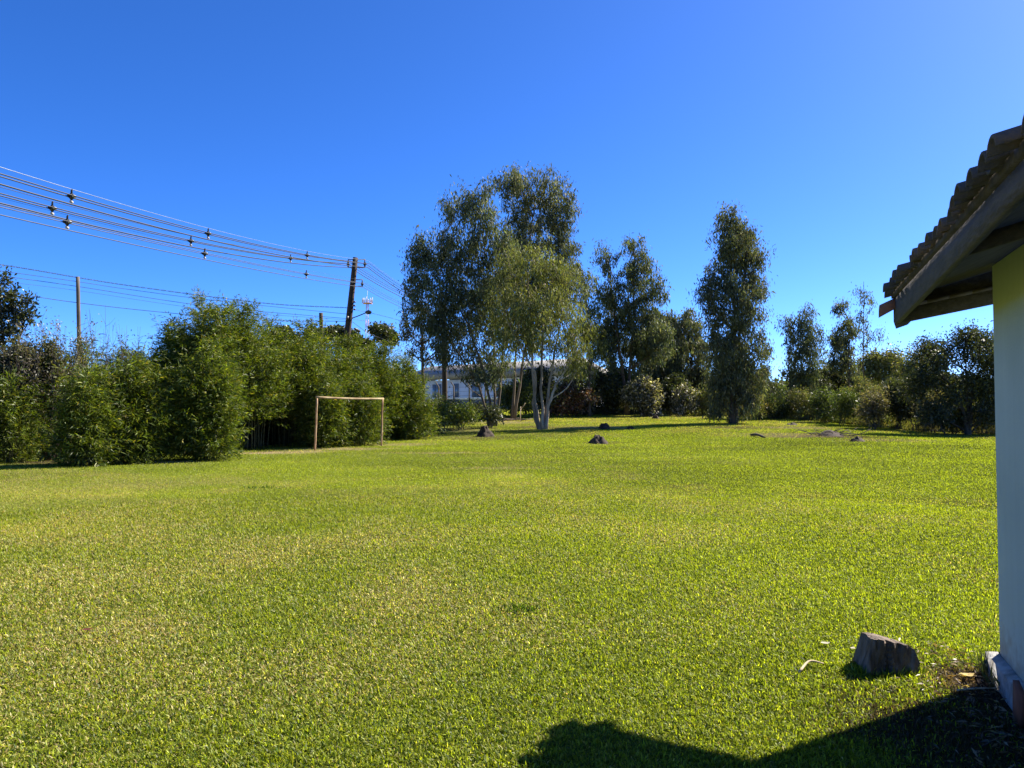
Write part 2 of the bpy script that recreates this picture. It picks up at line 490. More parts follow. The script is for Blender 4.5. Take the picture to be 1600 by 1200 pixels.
def build_grass():
    rng = np.random.default_rng(5)
    def sample(n, d0, d1, ex):
        # density falls off as d**-ex, in a fan a little wider than the picture
        u = rng.random(n); k = 2 - ex
        d = (d0 ** k + u * (d1 ** k - d0 ** k)) ** (1 / k)
        a = rng.uniform(-math.radians(42), math.radians(42), n)
        return d * np.sin(a), d * np.cos(a), d
    V, Q, T, C = [], [], [], []; off = 0
    for n, d0, d1, ex, kind in ((860000, 2.2, 14, 1.65, 'near'), (860000, 11, 75, 1.75, 'far')):
        x, y, d = sample(n, d0, d1, ex)
        w, pc = lawn_patch(x, y)
        cl = vn(x * 2.2, y * 2.2, 6) * .35 + vn(x * 13, y * 13, 7) * .65
        keep = rng.random(n) > w * .75
        keep &= rng.random(n) < 0.45 + 1.1 * cl
        # not inside the house
        sx = (x - A0.x) * U.x + (y - A0.y) * U.y; sw = (x - A0.x) * N.x + (y - A0.y) * N.y
        keep &= ~((sx < 0.10) & (sw < 0.07))
        x, y, d, w, pc, cl = x[keep], y[keep], d[keep], w[keep], pc[keep], cl[keep]; n = len(x)
        z = terrain(x, y) - .004
        az = rng.uniform(0, 2 * np.pi, n)
        lean = np.abs(rng.normal(.90, .36, n)).clip(0.05, 1.45)
        big = 1 + np.maximum(d - 3, 0) / (18 if kind == 'near' else 42)
        L = rng.uniform(.015, .036, n) * big * (0.75 + .6 * cl)
        W = rng.uniform(.0036, .0072, n) * (1 + np.maximum(d - 3, 0) / (15 if kind == 'near' else 22))
        dry = lawn_dry(x, y)
        isdry = rng.random(n) < dry * .75 * (1 - .5 * sstep(10, 24, d) + .5 * sstep(33, 48, d))
        g = np.array([(.140, .180, .012), (.205, .250, .016), (.265, .300, .028), (.045, .085, .008), (.29, .285, .050)])
        gi = rng.choice(5, n, p=[.34, .27, .13, .19, .07])
        c = g[gi]
        lime = np.clip(x / np.maximum(y, .5) * .9 + .25 + .5 * (vn(x * .4, y * .4, 1) - .5), 0, 1)[:, None] * .5  # backlight painted in: blades turn more lime towards the right
        c = c * (1 - lime) + np.array((.245, .300, .014)) * lime * (.6 + .8 * rng.random((n, 1)))  + 0
        t = np.array([(.40, .35, .13), (.31, .25, .09), (.24, .16, .06), (.46, .43, .20)])[rng.choice(4, n, p=[.4, .3, .12, .18])]
        sm = (.65 * sstep(6, 18, d))[:, None]
        c = c * (1 - sm) + c.mean(0) * sm
        t = t * (1 - sm) + np.array((.30, .26, .075)) * sm
        c = np.where(isdry[:, None], t, c)
        lean = np.where(isdry, np.minimum(lean + .35, 1.5), lean)
        tone = .62 * vn(x * .075 + 3, y * .12 + 8, 0) + .38 * vn(x * .3 + 7, y * .5 + 1, 3)
        tt = sstep(.30, .70, tone)[:, None]
        c = c * (np.array((.95, .93, 1.0)) * (1 - tt) + np.array((1.27, 1.23, .95)) * tt)
        mixp = (rng.random(n) < w)[:, None]
        c = np.where(mixp, pc * (.6 + .9 * rng.random((n, 1))), c)
        c = c * np.exp(rng.normal(0, 1, n) * (.34 - .24 * sstep(4, 15, d)))[:, None]
        hx, hy = np.cos(az), np.sin(az)
        base = np.stack([x, y, z], 1)
        sd = np.stack([-hy, hx, np.zeros(n)], 1) * (W * .5)[:, None]
        tw = rng.normal(0, .35, n); sd[:, 2] += W * .5 * tw
        up1 = np.stack([hx * np.sin(lean * .55), hy * np.sin(lean * .55), np.cos(lean * .55)], 1)
        up2 = np.stack([hx * np.sin(lean * 1.25), hy * np.sin(lean * 1.25), np.cos(lean * 1.25)], 1)
        mid = base + up1 * (L * .55)[:, None]
        tip = mid + up2 * (L * .5)[:, None]
        tip[:, 2] = np.maximum(tip[:, 2], z + .006)
        if kind == 'near':
            v = np.stack([base - sd * .8, base + sd * .8, mid + sd, mid - sd, tip], 1).reshape(-1, 3)
            i = np.arange(n) * 5 + off
            Q.append(np.stack([i, i + 1, i + 2, i + 3], 1)); T.append(np.stack([i + 3, i + 2, i + 4], 1))
            C.append(np.repeat(c, 5, 0)); off += n * 5
        else:
            v = np.stack([base, mid + sd, tip, mid - sd], 1).reshape(-1, 3)
            i = np.arange(n) * 4 + off
            Q.append(np.stack([i, i + 1, i + 2, i + 3], 1)); C.append(np.repeat(c, 4, 0)); off += n * 4
        V.append(v)
    o = mesh_np('grass', np.vstack(V), [np.vstack(Q), np.vstack(T)], M['grass'], None, np.vstack(C))
    o['kind'] = 'stuff'
    tag(o, 'short mown grass of green and straw coloured blades covering the lawn', 'grass')
build_grass()

# ---------------------------------------------------------------- the small house at the right
def build_house():
    t = thing('house', tuple(H(0, 0, 0)), 'small pale green house with a low tiled roof, cut off by the right picture edge', 'house')
    wall_m, nt, out = new_mat('pale_green_paint')
    tc = nt.nodes.new('ShaderNodeTexCoord')
    n1 = nt.nodes.new('ShaderNodeTexNoise'); n1.inputs['Scale'].default_value = 1.3; n1.inputs['Detail'].default_value = 8
    nt.links.new(tc.outputs['Object'], n1.inputs[0])
    cr = nt.nodes.new('ShaderNodeValToRGB')
    cr.color_ramp.elements[0].position = .3; cr.color_ramp.elements[0].color = (.31, .385, .385, 1)
    cr.color_ramp.elements[1].position = .7; cr.color_ramp.elements[1].color = (.39, .465, .46, 1)
    nt.links.new(n1.outputs[0], cr.inputs[0])
    n2 = nt.nodes.new('ShaderNodeTexNoise'); n2.inputs['Scale'].default_value = 38; n2.inputs['Detail'].default_value = 5
    nt.links.new(tc.outputs['Object'], n2.inputs[0])
    bp = nt.nodes.new('ShaderNodeBump'); bp.inputs['Strength'].default_value = .25; bp.inputs['Distance'].default_value = .01
    nt.links.new(n2.outputs[0], bp.inputs['Height'])
    b = nt.nodes.new('ShaderNodeBsdfPrincipled'); b.inputs['Roughness'].default_value = .75
    # faint run-off streaks and a mud-splashed foot
    mp = nt.nodes.new('ShaderNodeMapping'); mp.inputs['Scale'].default_value = (9, 9, .5); nt.links.new(tc.outputs['Object'], mp.inputs[0])
    n3 = nt.nodes.new('ShaderNodeTexNoise'); n3.inputs['Scale'].default_value = 1.5; n3.inputs['Detail'].default_value = 6; nt.links.new(mp.outputs[0], n3.inputs[0])
    m3 = nt.nodes.new('ShaderNodeMapRange'); m3.inputs[1].default_value = .35; m3.inputs[2].default_value = .7; m3.inputs[3].default_value = 1.01; m3.inputs[4].default_value = .94
    nt.links.new(n3.outputs[0], m3.inputs[0])
    mu = nt.nodes.new('ShaderNodeMix'); mu.data_type = 'RGBA'; mu.blend_type = 'MULTIPLY'; mu.inputs[0].default_value = 1
    nt.links.new(cr.outputs[0], mu.inputs[6]); nt.links.new(m3.outputs[0], mu.inputs[7])
    sx = nt.nodes.new('ShaderNodeSeparateXYZ'); nt.links.new(tc.outputs['Object'], sx.inputs[0])
    n4 = nt.nodes.new('ShaderNodeTexNoise'); n4.inputs['Scale'].default_value = 14; n4.inputs['Detail'].default_value = 8; nt.links.new(tc.outputs['Object'], n4.inputs[0])
    ma = nt.nodes.new('ShaderNodeMath'); ma.operation = 'MULTIPLY_ADD'; ma.inputs[1].default_value = .55; nt.links.new(n4.outputs[0], ma.inputs[0]); nt.links.new(sx.outputs[2], ma.inputs[2])
    m5 = nt.nodes.new('ShaderNodeMapRange'); m5.inputs[1].default_value = .38; m5.inputs[2].default_value = .62; m5.inputs[3].default_value = .7; m5.inputs[4].default_value = 0
    nt.links.new(ma.outputs[0], m5.inputs[0])
    md = nt.nodes.new('ShaderNodeMix'); md.data_type = 'RGBA'; md.inputs[7].default_value = (.20, .165, .12, 1)
    nt.links.new(m5.outputs[0], md.inputs[0]); nt.links.new(mu.outputs[2], md.inputs[6])
    nt.links.new(md.outputs[2], b.inputs['Base Color']); nt.links.new(bp.outputs[0], b.inputs['Normal']); nt.links.new(b.outputs[0], out.inputs[0])
    S0, W0, HT, SL = -7.0, -5.0, 2.45, 0.29
    # wall: pentagonal prism with a softened near corner
    r = .035
    prof = [(S0, 0), (-r, 0), (-r * .3, -r * .3), (0, -r), (0, W0), (S0, W0)]
    ac = Acc(); n = len(prof)
    bot = [H(s, w, -.1) for s, w in prof]
    def zt(w): return HT + SL * min(-w, 5 + w) 
    v = bot + [H(s, w, zt(w)) for s, w in prof]
    ac.add([list(p) for p in v], [(i, (i + 1) % n, n + (i + 1) % n, n + i) for i in range(n)])
    rid = [H(0, -2.5, zt(-2.5)), H(S0, -2.5, zt(-2.5))]
    a0, a1, b0, b1 = H(0, -r, zt(-r)), H(0, W0, zt(W0)), H(S0, 0, zt(0)), H(S0, W0, zt(W0))
    ac.add([list(p) for p in (a0, a1, rid[0], b0, b1, rid[1])], None, [(1, 0, 2), (3, 4, 5)])
    ac.build('wall', wall_m, t)
    pl_m = noise_mat('plinth_plaster', (.13, .11, .09), (.44, .44, .42), 5.5, .9, .7, c3=(.30, .29, .27))
    ac = Acc()
    pv = [H(S0, .062, -.1), H(.062, .062, -.1), H(.062, W0, -.1), H(S0, .003, -.1), H(.003, .003, -.1), H(.003, W0, -.1)]
    top = [H(S0, .056, .125), H(.056, .056, .125), H(.056, W0, .125), H(S0, .003, .145), H(.003, .003, .145), H(.003, W0, .145)]
    # rough upper arris
    v = [list(p) for p in pv[:3] + top[:3] + top[3:]]
    ac.add(v, [(0, 1, 4, 3), (1, 2, 5, 4), (3, 4, 7, 6), (4, 5, 8, 7)])
    ac.build('plinth', pl_m, t)
    wood = noise_mat('dark_stained_boards', (.050, .049, .053), (.088, .084, .088), 3.0, .9, .5, (7, .7, 9), bscale=6)
    wood2 = noise_mat('weathered_edge_board', (.075, .066, .055), (.14, .125, .10), 2.0, .85, .3)
    EW, ES = .445, .45
    def zs(w): return 2.335 + SL * (EW - w)
    # soffit boards
    ac = Acc()
    for sgn in (0,):
        v = [H(S0 - .4, EW, zs(EW)), H(ES, EW, zs(EW)), H(ES, -2.5, zs(-2.5)), H(S0 - .4, -2.5, zs(-2.5))]
        v2 = [H(S0 - .4, -5.445, zs(EW)), H(ES, -5.445, zs(EW))]
        up = Vector((0, 0, .02))
        vv = [list(p) for p in v + v2 + [p + up for p in v + v2]]
        ac.add(vv, [(0, 3, 2, 1), (3, 4, 5, 2), (6, 7, 8, 9), (9, 8, 11, 10), (0, 1, 7, 6), (1, 2, 8, 7), (2, 5, 11, 8), (5, 4, 10, 11), (4, 3, 9, 10), (3, 0, 6, 9)])
    ac.build('soffit', wood, t)
    ac = Acc()
    v = []
    for w in (EW, EW + .03):
        v += [H(S0 - .4, w, 2.25), H(-2.5, w, 2.25), H(ES + .03, w, 2.17), H(ES + .03, w, 2.345), H(-2.5, w, 2.345), H(S0 - .4, w, 2.345)]
    ac.add([list(p) for p in v], [(6, 7, 10, 11), (7, 8, 9, 10), (1, 0, 5, 4), (2, 1, 4, 3), (0, 1, 7, 6), (1, 2, 8, 7), (2, 3, 9, 8), (3, 4, 10, 9), (4, 5, 11, 10), (5, 0, 6, 11)])
    ac.build('fascia_board', wood, t)
    # barge board on the far gable: follows the roof slope
    ac = Acc()
    for (wa, wb) in ((EW - .002, -2.5), ):
        for s0, s1 in ((ES - .045, ES - .005),):
            za, zb = 2.172, 2.172 + .19 * (wa - wb)
            v = [H(s0, wa, za), H(s1, wa, za), H(s1, wb, zb), H(s0, wb, zb), H(s0, wa, zs(wa) - .003), H(s1, wa, zs(wa) - .003), H(s1, wb, zs(wb) - .003), H(s0, wb, zs(wb) - .003)]
            ac.add([list(p) for p in v], [(0, 3, 2, 1), (4, 5, 6, 7), (0, 1, 5, 4), (1, 2, 6, 5), (2, 3, 7, 6), (3, 0, 4, 7)])
    ac.build('barge_board', wood, t)
    ac = Acc()      # pale batten nailed along the inner top of the barge board
    for i in range(9):
        w0, w1 = EW - .03 - i * .13, EW - .03 - (i + 1) * .13
        z0 = 2.172 + .19 * (EW - w0) + .105; z1 = 2.172 + .19 * (EW - w1) + .105
        v = []
        for s_ in (ES - .065, ES - .047):
            v += [H(s_, w0, z0 + .012), H(s_, w1, z1 + .012), H(s_, w1, z1 - .012), H(s_, w0, z0 - .012)]
        ac.add([list(p) for p in v], [(0, 3, 2, 1), (4, 5, 6, 7), (0, 1, 5, 4), (3, 7, 6, 2), (0, 4, 7, 3), (1, 2, 6, 5)])
    ac.build('batten', wood2, t)
    # lowest corner: fascia tail with a pointed end
    ac = Acc()
    pr = [(EW + .034, 2.33), (EW + .034, 2.19), (EW + .02, 2.14), (EW - .05, 2.165), (EW - .10, 2.22), (EW - .10, 2.33)]
    v = [H(ES - .003, w, z) for w, z in pr] + [H(ES + .028, w, z) for w, z in pr]
    k = len(pr)
    ac.add([list(p) for p in v], [(i, i + k, (i + 1) % k + k, (i + 1) % k) for i in range(k)], [(0, i, i + 1) for i in range(1, k - 1)] + [(k, k + i + 1, k + i) for i in range(1, k - 1)])
    ac.build('rafter_tail', wood, t)
    for i in range(3):      # only a few rafters stay proud of the boarding
        s = ES - 1.9 - i * 2.0
        ac = Acc()
        wa, wb = EW - .012, -.0
        v = []
        for ss in (s - .03, s + .03):
            v += [H(ss, wa, zs(wa) - .075), H(ss, wb, zs(wb) - .075), H(ss, wb, zs(wb) - .003), H(ss, wa, zs(wa) - .003)]
        ac.add([list(p) for p in v], [(0, 1, 2, 3), (4, 7, 6, 5), (0, 4, 5, 1), (0, 3, 7, 4), (3, 2, 6, 7), (1, 5, 6, 2)])
        ac.build('rafter', wood, t)
    # clay tiles: cover barrels over pan barrels, in overlapping courses
    tile = noise_mat('mossy_clay_tile', (.036, .037, .039), (.110, .080, .066), 3.2, .95, .8, c3=(.058, .055, .053), bscale=26)
    rng = random.Random(4)
    ac = Acc()
    pitch = .178; course = .36
    cs = math.cos(math.atan(SL)); sn = math.sin(math.atan(SL))
    def barrel(s, w_lo, side, cover, j):
        Lb = .46; nseg = 8
        r0, r1 = (.060, .050)
        th = .014
        jit = rng.uniform(-.012, .012); yaw = rng.uniform(-.035, .035); dz = rng.uniform(-.004, .012) + (.022 if rng.random() < .06 else 0)
        lo = w_lo + rng.uniform(-.03, .025)
        vs_ = []
        for e, (dl, r) in enumerate(((0, r0 if cover else r0 * .93), (Lb, r1))):
            for rad in (r, r - th):
                for a in range(nseg + 1):
                    an = math.pi * a / nseg
                    ds = rad * math.cos(an) + jit + yaw * dl
                    if cover: h = rad * math.sin(an) * .85 + .012 
                    else: h = .055 - rad * math.sin(an) * .8
                    w = lo - dl * cs if side > 0 else -5 - lo + dl * cs
                    wz = lo - dl * cs
                    vs_.append(list(H(s + ds, w, zs(wz) + .022 + h + dz + (.014 if e == 0 else .0))))
        m = nseg + 1
        q = []
        for a in range(nseg):
            q.append((a, a + 1, 2 * m + a + 1, 2 * m + a))
            q.append((m + a, 3 * m + a, 3 * m + a + 1, m + a + 1))
            q.append((a, m + a, m + a + 1, a + 1))
            q.append((2 * m + a, 2 * m + a + 1, 3 * m + a + 1, 3 * m + a))
        q.append((0, 2 * m, 3 * m, m)); q.append((nseg, m + nseg, 3 * m + nseg, 2 * m + nseg))
        ac.add(vs_, q)
    ns = int((ES + .10 - S0 + .5) / pitch)
    for side in (1, -1):
        for c_ in range(9):
            wl = EW + .11 - c_ * course
            for k in range(ns):
                s = ES + .035 - k * pitch
                barrel(s, wl, side, True, c_)
                barrel(s - pitch / 2, wl - .035, side, False, c_)
    ac.build('roof_tiles', tile, t, smooth=False)
    # mortar filling under the eave tiles
    ac = Acc()
    ac.box(H((S0 + ES) / 2 - .2, EW + .012, 2.365), U * ((ES - S0) / 2 + .22), N * .035, (0, 0, .018))
    ac.build('eave_mortar', noise_mat('grey_mortar', (.03, .027, .025), (.075, .065, .06), 9, .95, .6), t)
    ac = Acc()
    zr = zs(-2.5) + .07
    for k in range(20):
        s = ES - .18 - k * .38
        p = [H(s - .22, -2.5, zr), H(s + .22, -2.5, zr + .015)]
        ac.tube(p, [.095, .085], 10)
    ac.build('ridge_tiles', tile, t)
build_house()
# broken tile that sticks out at the roof corner
ac = Acc()
for i, (w0, s0, ln, dz) in enumerate(((.44, .455, .17, 2.325), )):
    nseg = 8; v = []
    for dl, r in ((0, .07), (ln, .082)):
        for rad in (r, r - .014):
            for a in range(nseg + 1):
                an = math.pi * a / nseg
                v.append(list(H(s0 + rad * math.cos(an) * .8, w0 + dl * .75, dz - dl * .42 + rad * math.sin(an) - .03)))
    m = nseg + 1; q = []
    for a in range(nseg):
        q += [(a, a + 1, 2 * m + a + 1, 2 * m + a), (m + a, 3 * m + a, 3 * m + a + 1, m + a + 1), (a, m + a, m + a + 1, a + 1), (2 * m + a, 2 * m + a + 1, 3 * m + a + 1, 3 * m + a)]
    ac.add(v, q)
o = ac.build('roof_tile', noise_mat('bare_clay', (.09, .05, .035), (.24, .11, .06), 5, .9, .4))
tag(o, 'loose curved clay tile poking out at the low left tip of the house roof', 'roof tile')

# reddish plank leaning on the plinth
def build_plank():
    ac = Acc()
    p0 = ground_px(1592, 1140); p1 = H(-.80, .085, .20)
    p0 = Vector((p0.x, p0.y, tz(p0.x, p0.y) - .02))
    ax = (p1 - p0); ln = ax.length; ax.normalize()
    sd = U.copy(); nn = ax.cross(sd).normalized(); sd = nn.cross(ax)
    ax = ax
    ac.box((p0 + p1) / 2, ax * ln / 2, sd * .055, nn * .014)
    o = ac.build('plank', noise_mat('red_brown_plank', (.14, .045, .026), (.26, .09, .05), 3, .8, .3, (1, 1, .3)))
    tag(o, 'reddish brown plank leaning against the base of the house wall', 'plank')
build_plank()

# ---------------------------------------------------------------- stump, twigs, leaves on the grass
def build_stump():
    import bmesh
    g = ground_px(1392, 1056)
    bm = bmesh.new()
    k = g.y / F
    # front outline in metres about the foot: x right, z up
    fr = [(-.160, 0), (-.152, .06), (-.118, .250), (-.06, .246), (0, .230), (.10, .206), (.140, .180), (.168, .10), (.158, .03), (.13, 0)]
    dep = .24
    fv = [bm.verts.new((x, -.02 + .03 * z, z - .03)) for x, z in fr]
    bv = [bm.verts.new((x * .86 + .01, dep * (.75 if z > .1 else 1), z * .93 - .03)) for x, z in fr]
    bm.faces.new(fv[::-1]); bm.faces.new(bv)
    n = len(fr)
    for i in range(n):
        bm.faces.new((fv[i], fv[(i + 1) % n], bv[(i + 1) % n], bv[i]))
    bmesh.ops.triangulate(bm, faces=bm.faces[:])
    for _ in range(4):
        es = [e for e in bm.edges if e.calc_length() > .025]
        bmesh.ops.subdivide_edges(bm, edges=es, cuts=1)
        bmesh.ops.triangulate(bm, faces=bm.faces[:])
    rng = np.random.default_rng(2)
    for v in bm.verts:
        x, y, z = v.co
        d = (float(vn(x * 22 + 50, z * 7 + y * 15 + 20, 2)) - .5) * .045 + (float(vn(x * 60 + 50, z * 20 + y * 50 + 20, 3)) - .5) * .022
        v.co.y += d; v.co.x += d * .4
        if abs(x + .02) < .012: v.co.y += .02
        v.co.z += (float(vn(x * 40 + 9, y * 40 + 9, 4)) - .5) * .010
    me = bpy.data.meshes.new('stump'); bmesh.ops.recalc_face_normals(bm, faces=bm.faces[:]); bm.to_mesh(me); bm.free()
    me.materials.append(noise_mat('old_stump_wood', (.042, .032, .026), (.19, .145, .115), 9, .95, 1.0, (1.5, 1.5, .45), c3=(.11, .082, .063), bscale=30))
    o = bpy.data.objects.new('stump', me); COL.objects.link(o)
    o.location = (g.x, g.y, tz(g.x, g.y))
    tag(o, 'dark sawn stump with a slanted top standing in the grass near the house', 'stump')
build_stump()

def twig(px, label, pts, r=.006, mat=None):
    ac = Acc()
    ps = []
    for i, (x, y, h) in enumerate(pts):
        g = ground_px(x, y); ps.append((g.x, g.y, g.z + .018 + h))
    ac.tube(curve_pts(ps, 10), np.linspace(r, r * .5, 10), 6)
    o = ac.build('twig', mat or M['straw'], smooth=True)
    tag(o, label, 'twig', None)
M['straw'] = noise_mat('bleached_straw', (.36, .27, .17), (.55, .45, .30), 12, .8, 0)
twig(0, 'bleached curved twig lying on the grass left of the stump', [(1249, 1060, 0), (1265, 1052, .03), (1287, 1047, .015)], .009)
twig(0, 'straight dark twig lying in the shade below the house wall', [(1535, 1185, 0), (1570, 1172, .01), (1582, 1158, .01)], .005, M['dbark'])
twig(0, 'thin pale stick lying in the shade in front of the plinth', [(1495, 1084, 0), (1530, 1085, .01), (1560, 1084, .01)], .006)

def fallen(px, py, s, col, label, rot):
    g = ground_px(px, py)
    n = 9; v = []; 
    for i in range(n):
        t = i / (n - 1); w = math.sin(math.pi * t ** .8) * .34 * s
        x = (t - .5) * s * 1.1
        z = .03 + .10 * s * (4 * (t - .5) ** 2)
        for sg in (-1, 0, 1):
            v.append((x * math.cos(rot) - sg * w * math.sin(rot), x * math.sin(rot) + sg * w * math.cos(rot), z + abs(sg) * .15 * w))
    q = [(i * 3 + a, i * 3 + 3 + a, i * 3 + 4 + a, i * 3 + 1 + a) for i in range(n - 1) for a in (0, 1)]
    v = np.array(v) + np.array([g.x, g.y, g.z])
    o = mesh_np('fallen_leaf', v, [np.array(q)], M['leaf'], None, np.tile(np.array(col), (len(v), 1)), True)
    tag(o, label, 'leaf', 'leaves fallen on the lawn')
fallen(1513, 1072, .085, (.55, .42, .16), 'pale yellow fallen leaf at the edge of the house shade', .3)
fallen(1504, 1073, .06, (.50, .42, .06), 'small bright yellow leaf beside the pale fallen leaf near the house', 1.2)
fallen(1290, 1016, .065, (.50, .46, .36), 'whitish dry leaf in the grass up and left of the stump', .2)
fallen(1333, 1027, .045, (.50, .45, .35), 'small pale dry leaf just left of the stump', .9)
fallen(137, 992, .075, (.12, .035, .03), 'dark red brown leaf lying alone on the left lawn', .5)

def build_litter():
    rng = np.random.default_rng(8); n = 1500
    s = rng.uniform(-3.5, .5, n); w = .07 + np.abs(rng.normal(0, .20, n))
    x = A0.x + U.x * s + N.x * w; y = A0.y + U.y * s + N.y * w
    pos = np.stack([x, y, terrain(x, y) + rng.uniform(.008, .045, n)], 1)
    dr = rng.normal(size=(n, 3)); dr[:, 2] *= .25
    c = jitter_cols([(.16, .10, .06), (.09, .06, .04), (.28, .21, .13)], (3, 3, 1.5), n, rng)
    v, q, cl = leaves(pos, dr, rng.uniform(.02, .065, n), rng.uniform(.004, .013, n), c, rng)
    o = mesh_np('leaf_litter', v, [q], M['leaf'], None, cl); o['kind'] = 'stuff'
    tag(o, 'brown dead leaves and straw littered along the foot of the house wall', 'leaf litter')
    # taller weeds at the plinth corner
    for (px, py, k, lab) in ((1548, 1062, 26, 'dark weed with upright blades against the plinth corner'), (1568, 1082, 16, 'low dark weed in the shade halfway along the plinth')):
        g = ground_px(px, py); m = 60
        pos = np.stack([g.x - .03 + rng.normal(0, .035, m), g.y - .02 + rng.normal(0, .05, m), np.full(m, g.z)], 1)
        dr = rng.normal(0, .28, (m, 3)); dr[:, 2] = 1
        c = jitter_cols([(.04, .06, .02), (.09, .08, .04)], (2, 1), m, rng)
        v, q, cl = leaves(pos, dr, rng.uniform(.10, .24, m) * k / 26, rng.uniform(.008, .014, m), c, rng)
        tag(mesh_np('weed', v, [q], M['leaf'], None, cl), lab, 'weed')
    for (px, py, lab) in ((812, 958, 'darker green grass tuft in the middle of the foreground lawn'), (408, 764, 'small dark grass tuft far left of centre on the lawn')):
        g = ground_px(px, py); m = 70; sx = g.y * .014
        pos = np.stack([g.x + rng.normal(0, sx, m), g.y + rng.normal(0, sx * .5, m), np.full(m, g.z)], 1)
        pos[:, 2] = terrain(pos[:, 0], pos[:, 1])
        dr = rng.normal(0, .55, (m, 3)); dr[:, 2] = 1
        c = jitter_cols([(.035, .065, .008), (.06, .095, .012)], (2, 1), m, rng)
        v, q, cl = leaves(pos, dr, rng.uniform(.05, .10, m), rng.uniform(.006, .010, m) * (1 + g.y / 15), c, rng)
        tag(mesh_np('grass_tuft', v, [q], M['grass'], None, cl), lab, 'grass tuft')
build_litter()

# ---------------------------------------------------------------- mounds, soil heaps, cut branches
def mound(px, py, wpx, hpx, label, name='soil_mound', cat='mound', seed=0, mat='soil', peak=1.0):
    g = ground_px(px, py); k = g.y / F
    R, Hh = wpx * k / 2, hpx * k
    nr, na = 14, 36
    v = []
    for i in range(nr + 1):
        t = i / nr
        for j in range(na):
            a = j / na * 2 * math.pi
            rr = t * R * (1 + .35 * (float(vn(math.cos(a) * 2 + 20 + seed, math.sin(a) * 2 + 20, 5)) - .5))
            x, y = g.x + rr * math.cos(a), g.y + rr * math.sin(a)
            h = Hh * (1 - t ** (1.3 * peak)) ** .9
            h *= .72 + .6 * float(vn(x * 5 / max(R, .3) + seed, y * 5 / max(R, .3), 6))
            h += (float(vn(x * 17 + seed, y * 17, 7)) - .5) * .10 * Hh
            v.append((x, y, tz(x, y) - .02 + max(h, -.01)))
    q = [(i * na + j, (i + 1) * na + j, (i + 1) * na + (j + 1) % na, i * na + (j + 1) % na) for i in range(nr) for j in range(na)]
    o = mesh_np(name, np.array(v), [np.array(q)], M[mat], None, None, True)
    return tag(o, label, cat, None)
mound(936, 693, 34, 15, 'dark pointed soil mound standing alone in the middle of the sunny lawn', seed=1)
mound(944, 670, 19, 9, 'black blocky soil mound behind the lone pointed mound', seed=2, peak=2.2)
mound(985, 670, 16, 5, 'low flat soil mound right of the black blocky mound', seed=3)
mound(1024, 654, 14, 6, 'small dark mound in the far grass left of the tall leafy tree', seed=4)
mound(757, 682, 30, 17, 'dark soil mound at the foot of the many stemmed eucalyptus', seed=5)
mound(1297, 681, 46, 9, 'wide heap of dark soil before the right shrubs', 'soil_heap', 'soil heap', 6)
mound(1340, 690, 26, 8, 'small grassy dark heap right of the wide soil heap', 'soil_heap', 'soil heap', 7)
mound(1238, 664, 22, 4, 'low dark ring of soil around the thin tree trunk', 'soil_heap', 'soil heap', 8)

def sticks(name, label, cat, px, py, wpx, n, seed, mat, L=(.5, 1.3), r=.02, h=.12):
    rng = np.random.default_rng(seed); g = ground_px(px, py); k = g.y / F
    ac = Acc()
    for i in range(n):
        x = g.x + rng.uniform(-.5, .5) * wpx * k; y = g.y + rng.uniform(-.6, .6)
        a = rng.uniform(-.5, .5) + (math.pi if rng.random() < .5 else 0); l = rng.uniform(*L)
        p = [(x, y, tz(x, y) + .03)]
        p.append((x + l * .5 * math.cos(a), y + l * .5 * math.sin(a), tz(x, y) + rng.uniform(.05, h)))
        p.append((x + l * math.cos(a + .2), y + l * math.sin(a + .2), tz(x, y) + rng.uniform(.05, h * 1.6)))
        ac.tube(curve_pts(p, 6), np.linspace(r, r * .5, 6), 5)
    tag(ac.build(name, M[mat]), label, cat)
sticks('branch_pile', 'pile of cut brown branches on the wide soil heap', 'branch pile', 1300, 681, 60, 26, 3, 'dbark', h=.3)
sticks('branch_pile', 'pale cut branches lying beyond the many stemmed eucalyptus', 'branch pile', 795, 657, 40, 12, 4, 'bark', r=.035, L=(.8, 2))
ac = Acc(); g = ground_px(1172, 681); g2 = ground_px(1196, 685)
ac.tube(curve_pts([g + Vector((0, 0, .05)), (g + g2) / 2 + Vector((0, 0, .12)), g2 + Vector((0, 0, .03))], 8), [.03, .06, .07, .07, .06, .06, .05, .02], 7)
tag(ac.build('log', M['dbark'], smooth=True), 'short dark log lying on the lawn right of the tall leafy tree', 'log')
ac = Acc(); g = ground_px(813, 659)
ac.tube([g - Vector((0, 0, .1)), g + Vector((.02, 0, 1.05))], [.04, .035], 6); ac.tube([g + Vector((0, 0, .75)), g + Vector((.35, 0, 1.3))], [.02, .01], 5)
tag(ac.build('stake', M['straw']), 'pale forked stake standing in the grass behind the branches', 'stake')

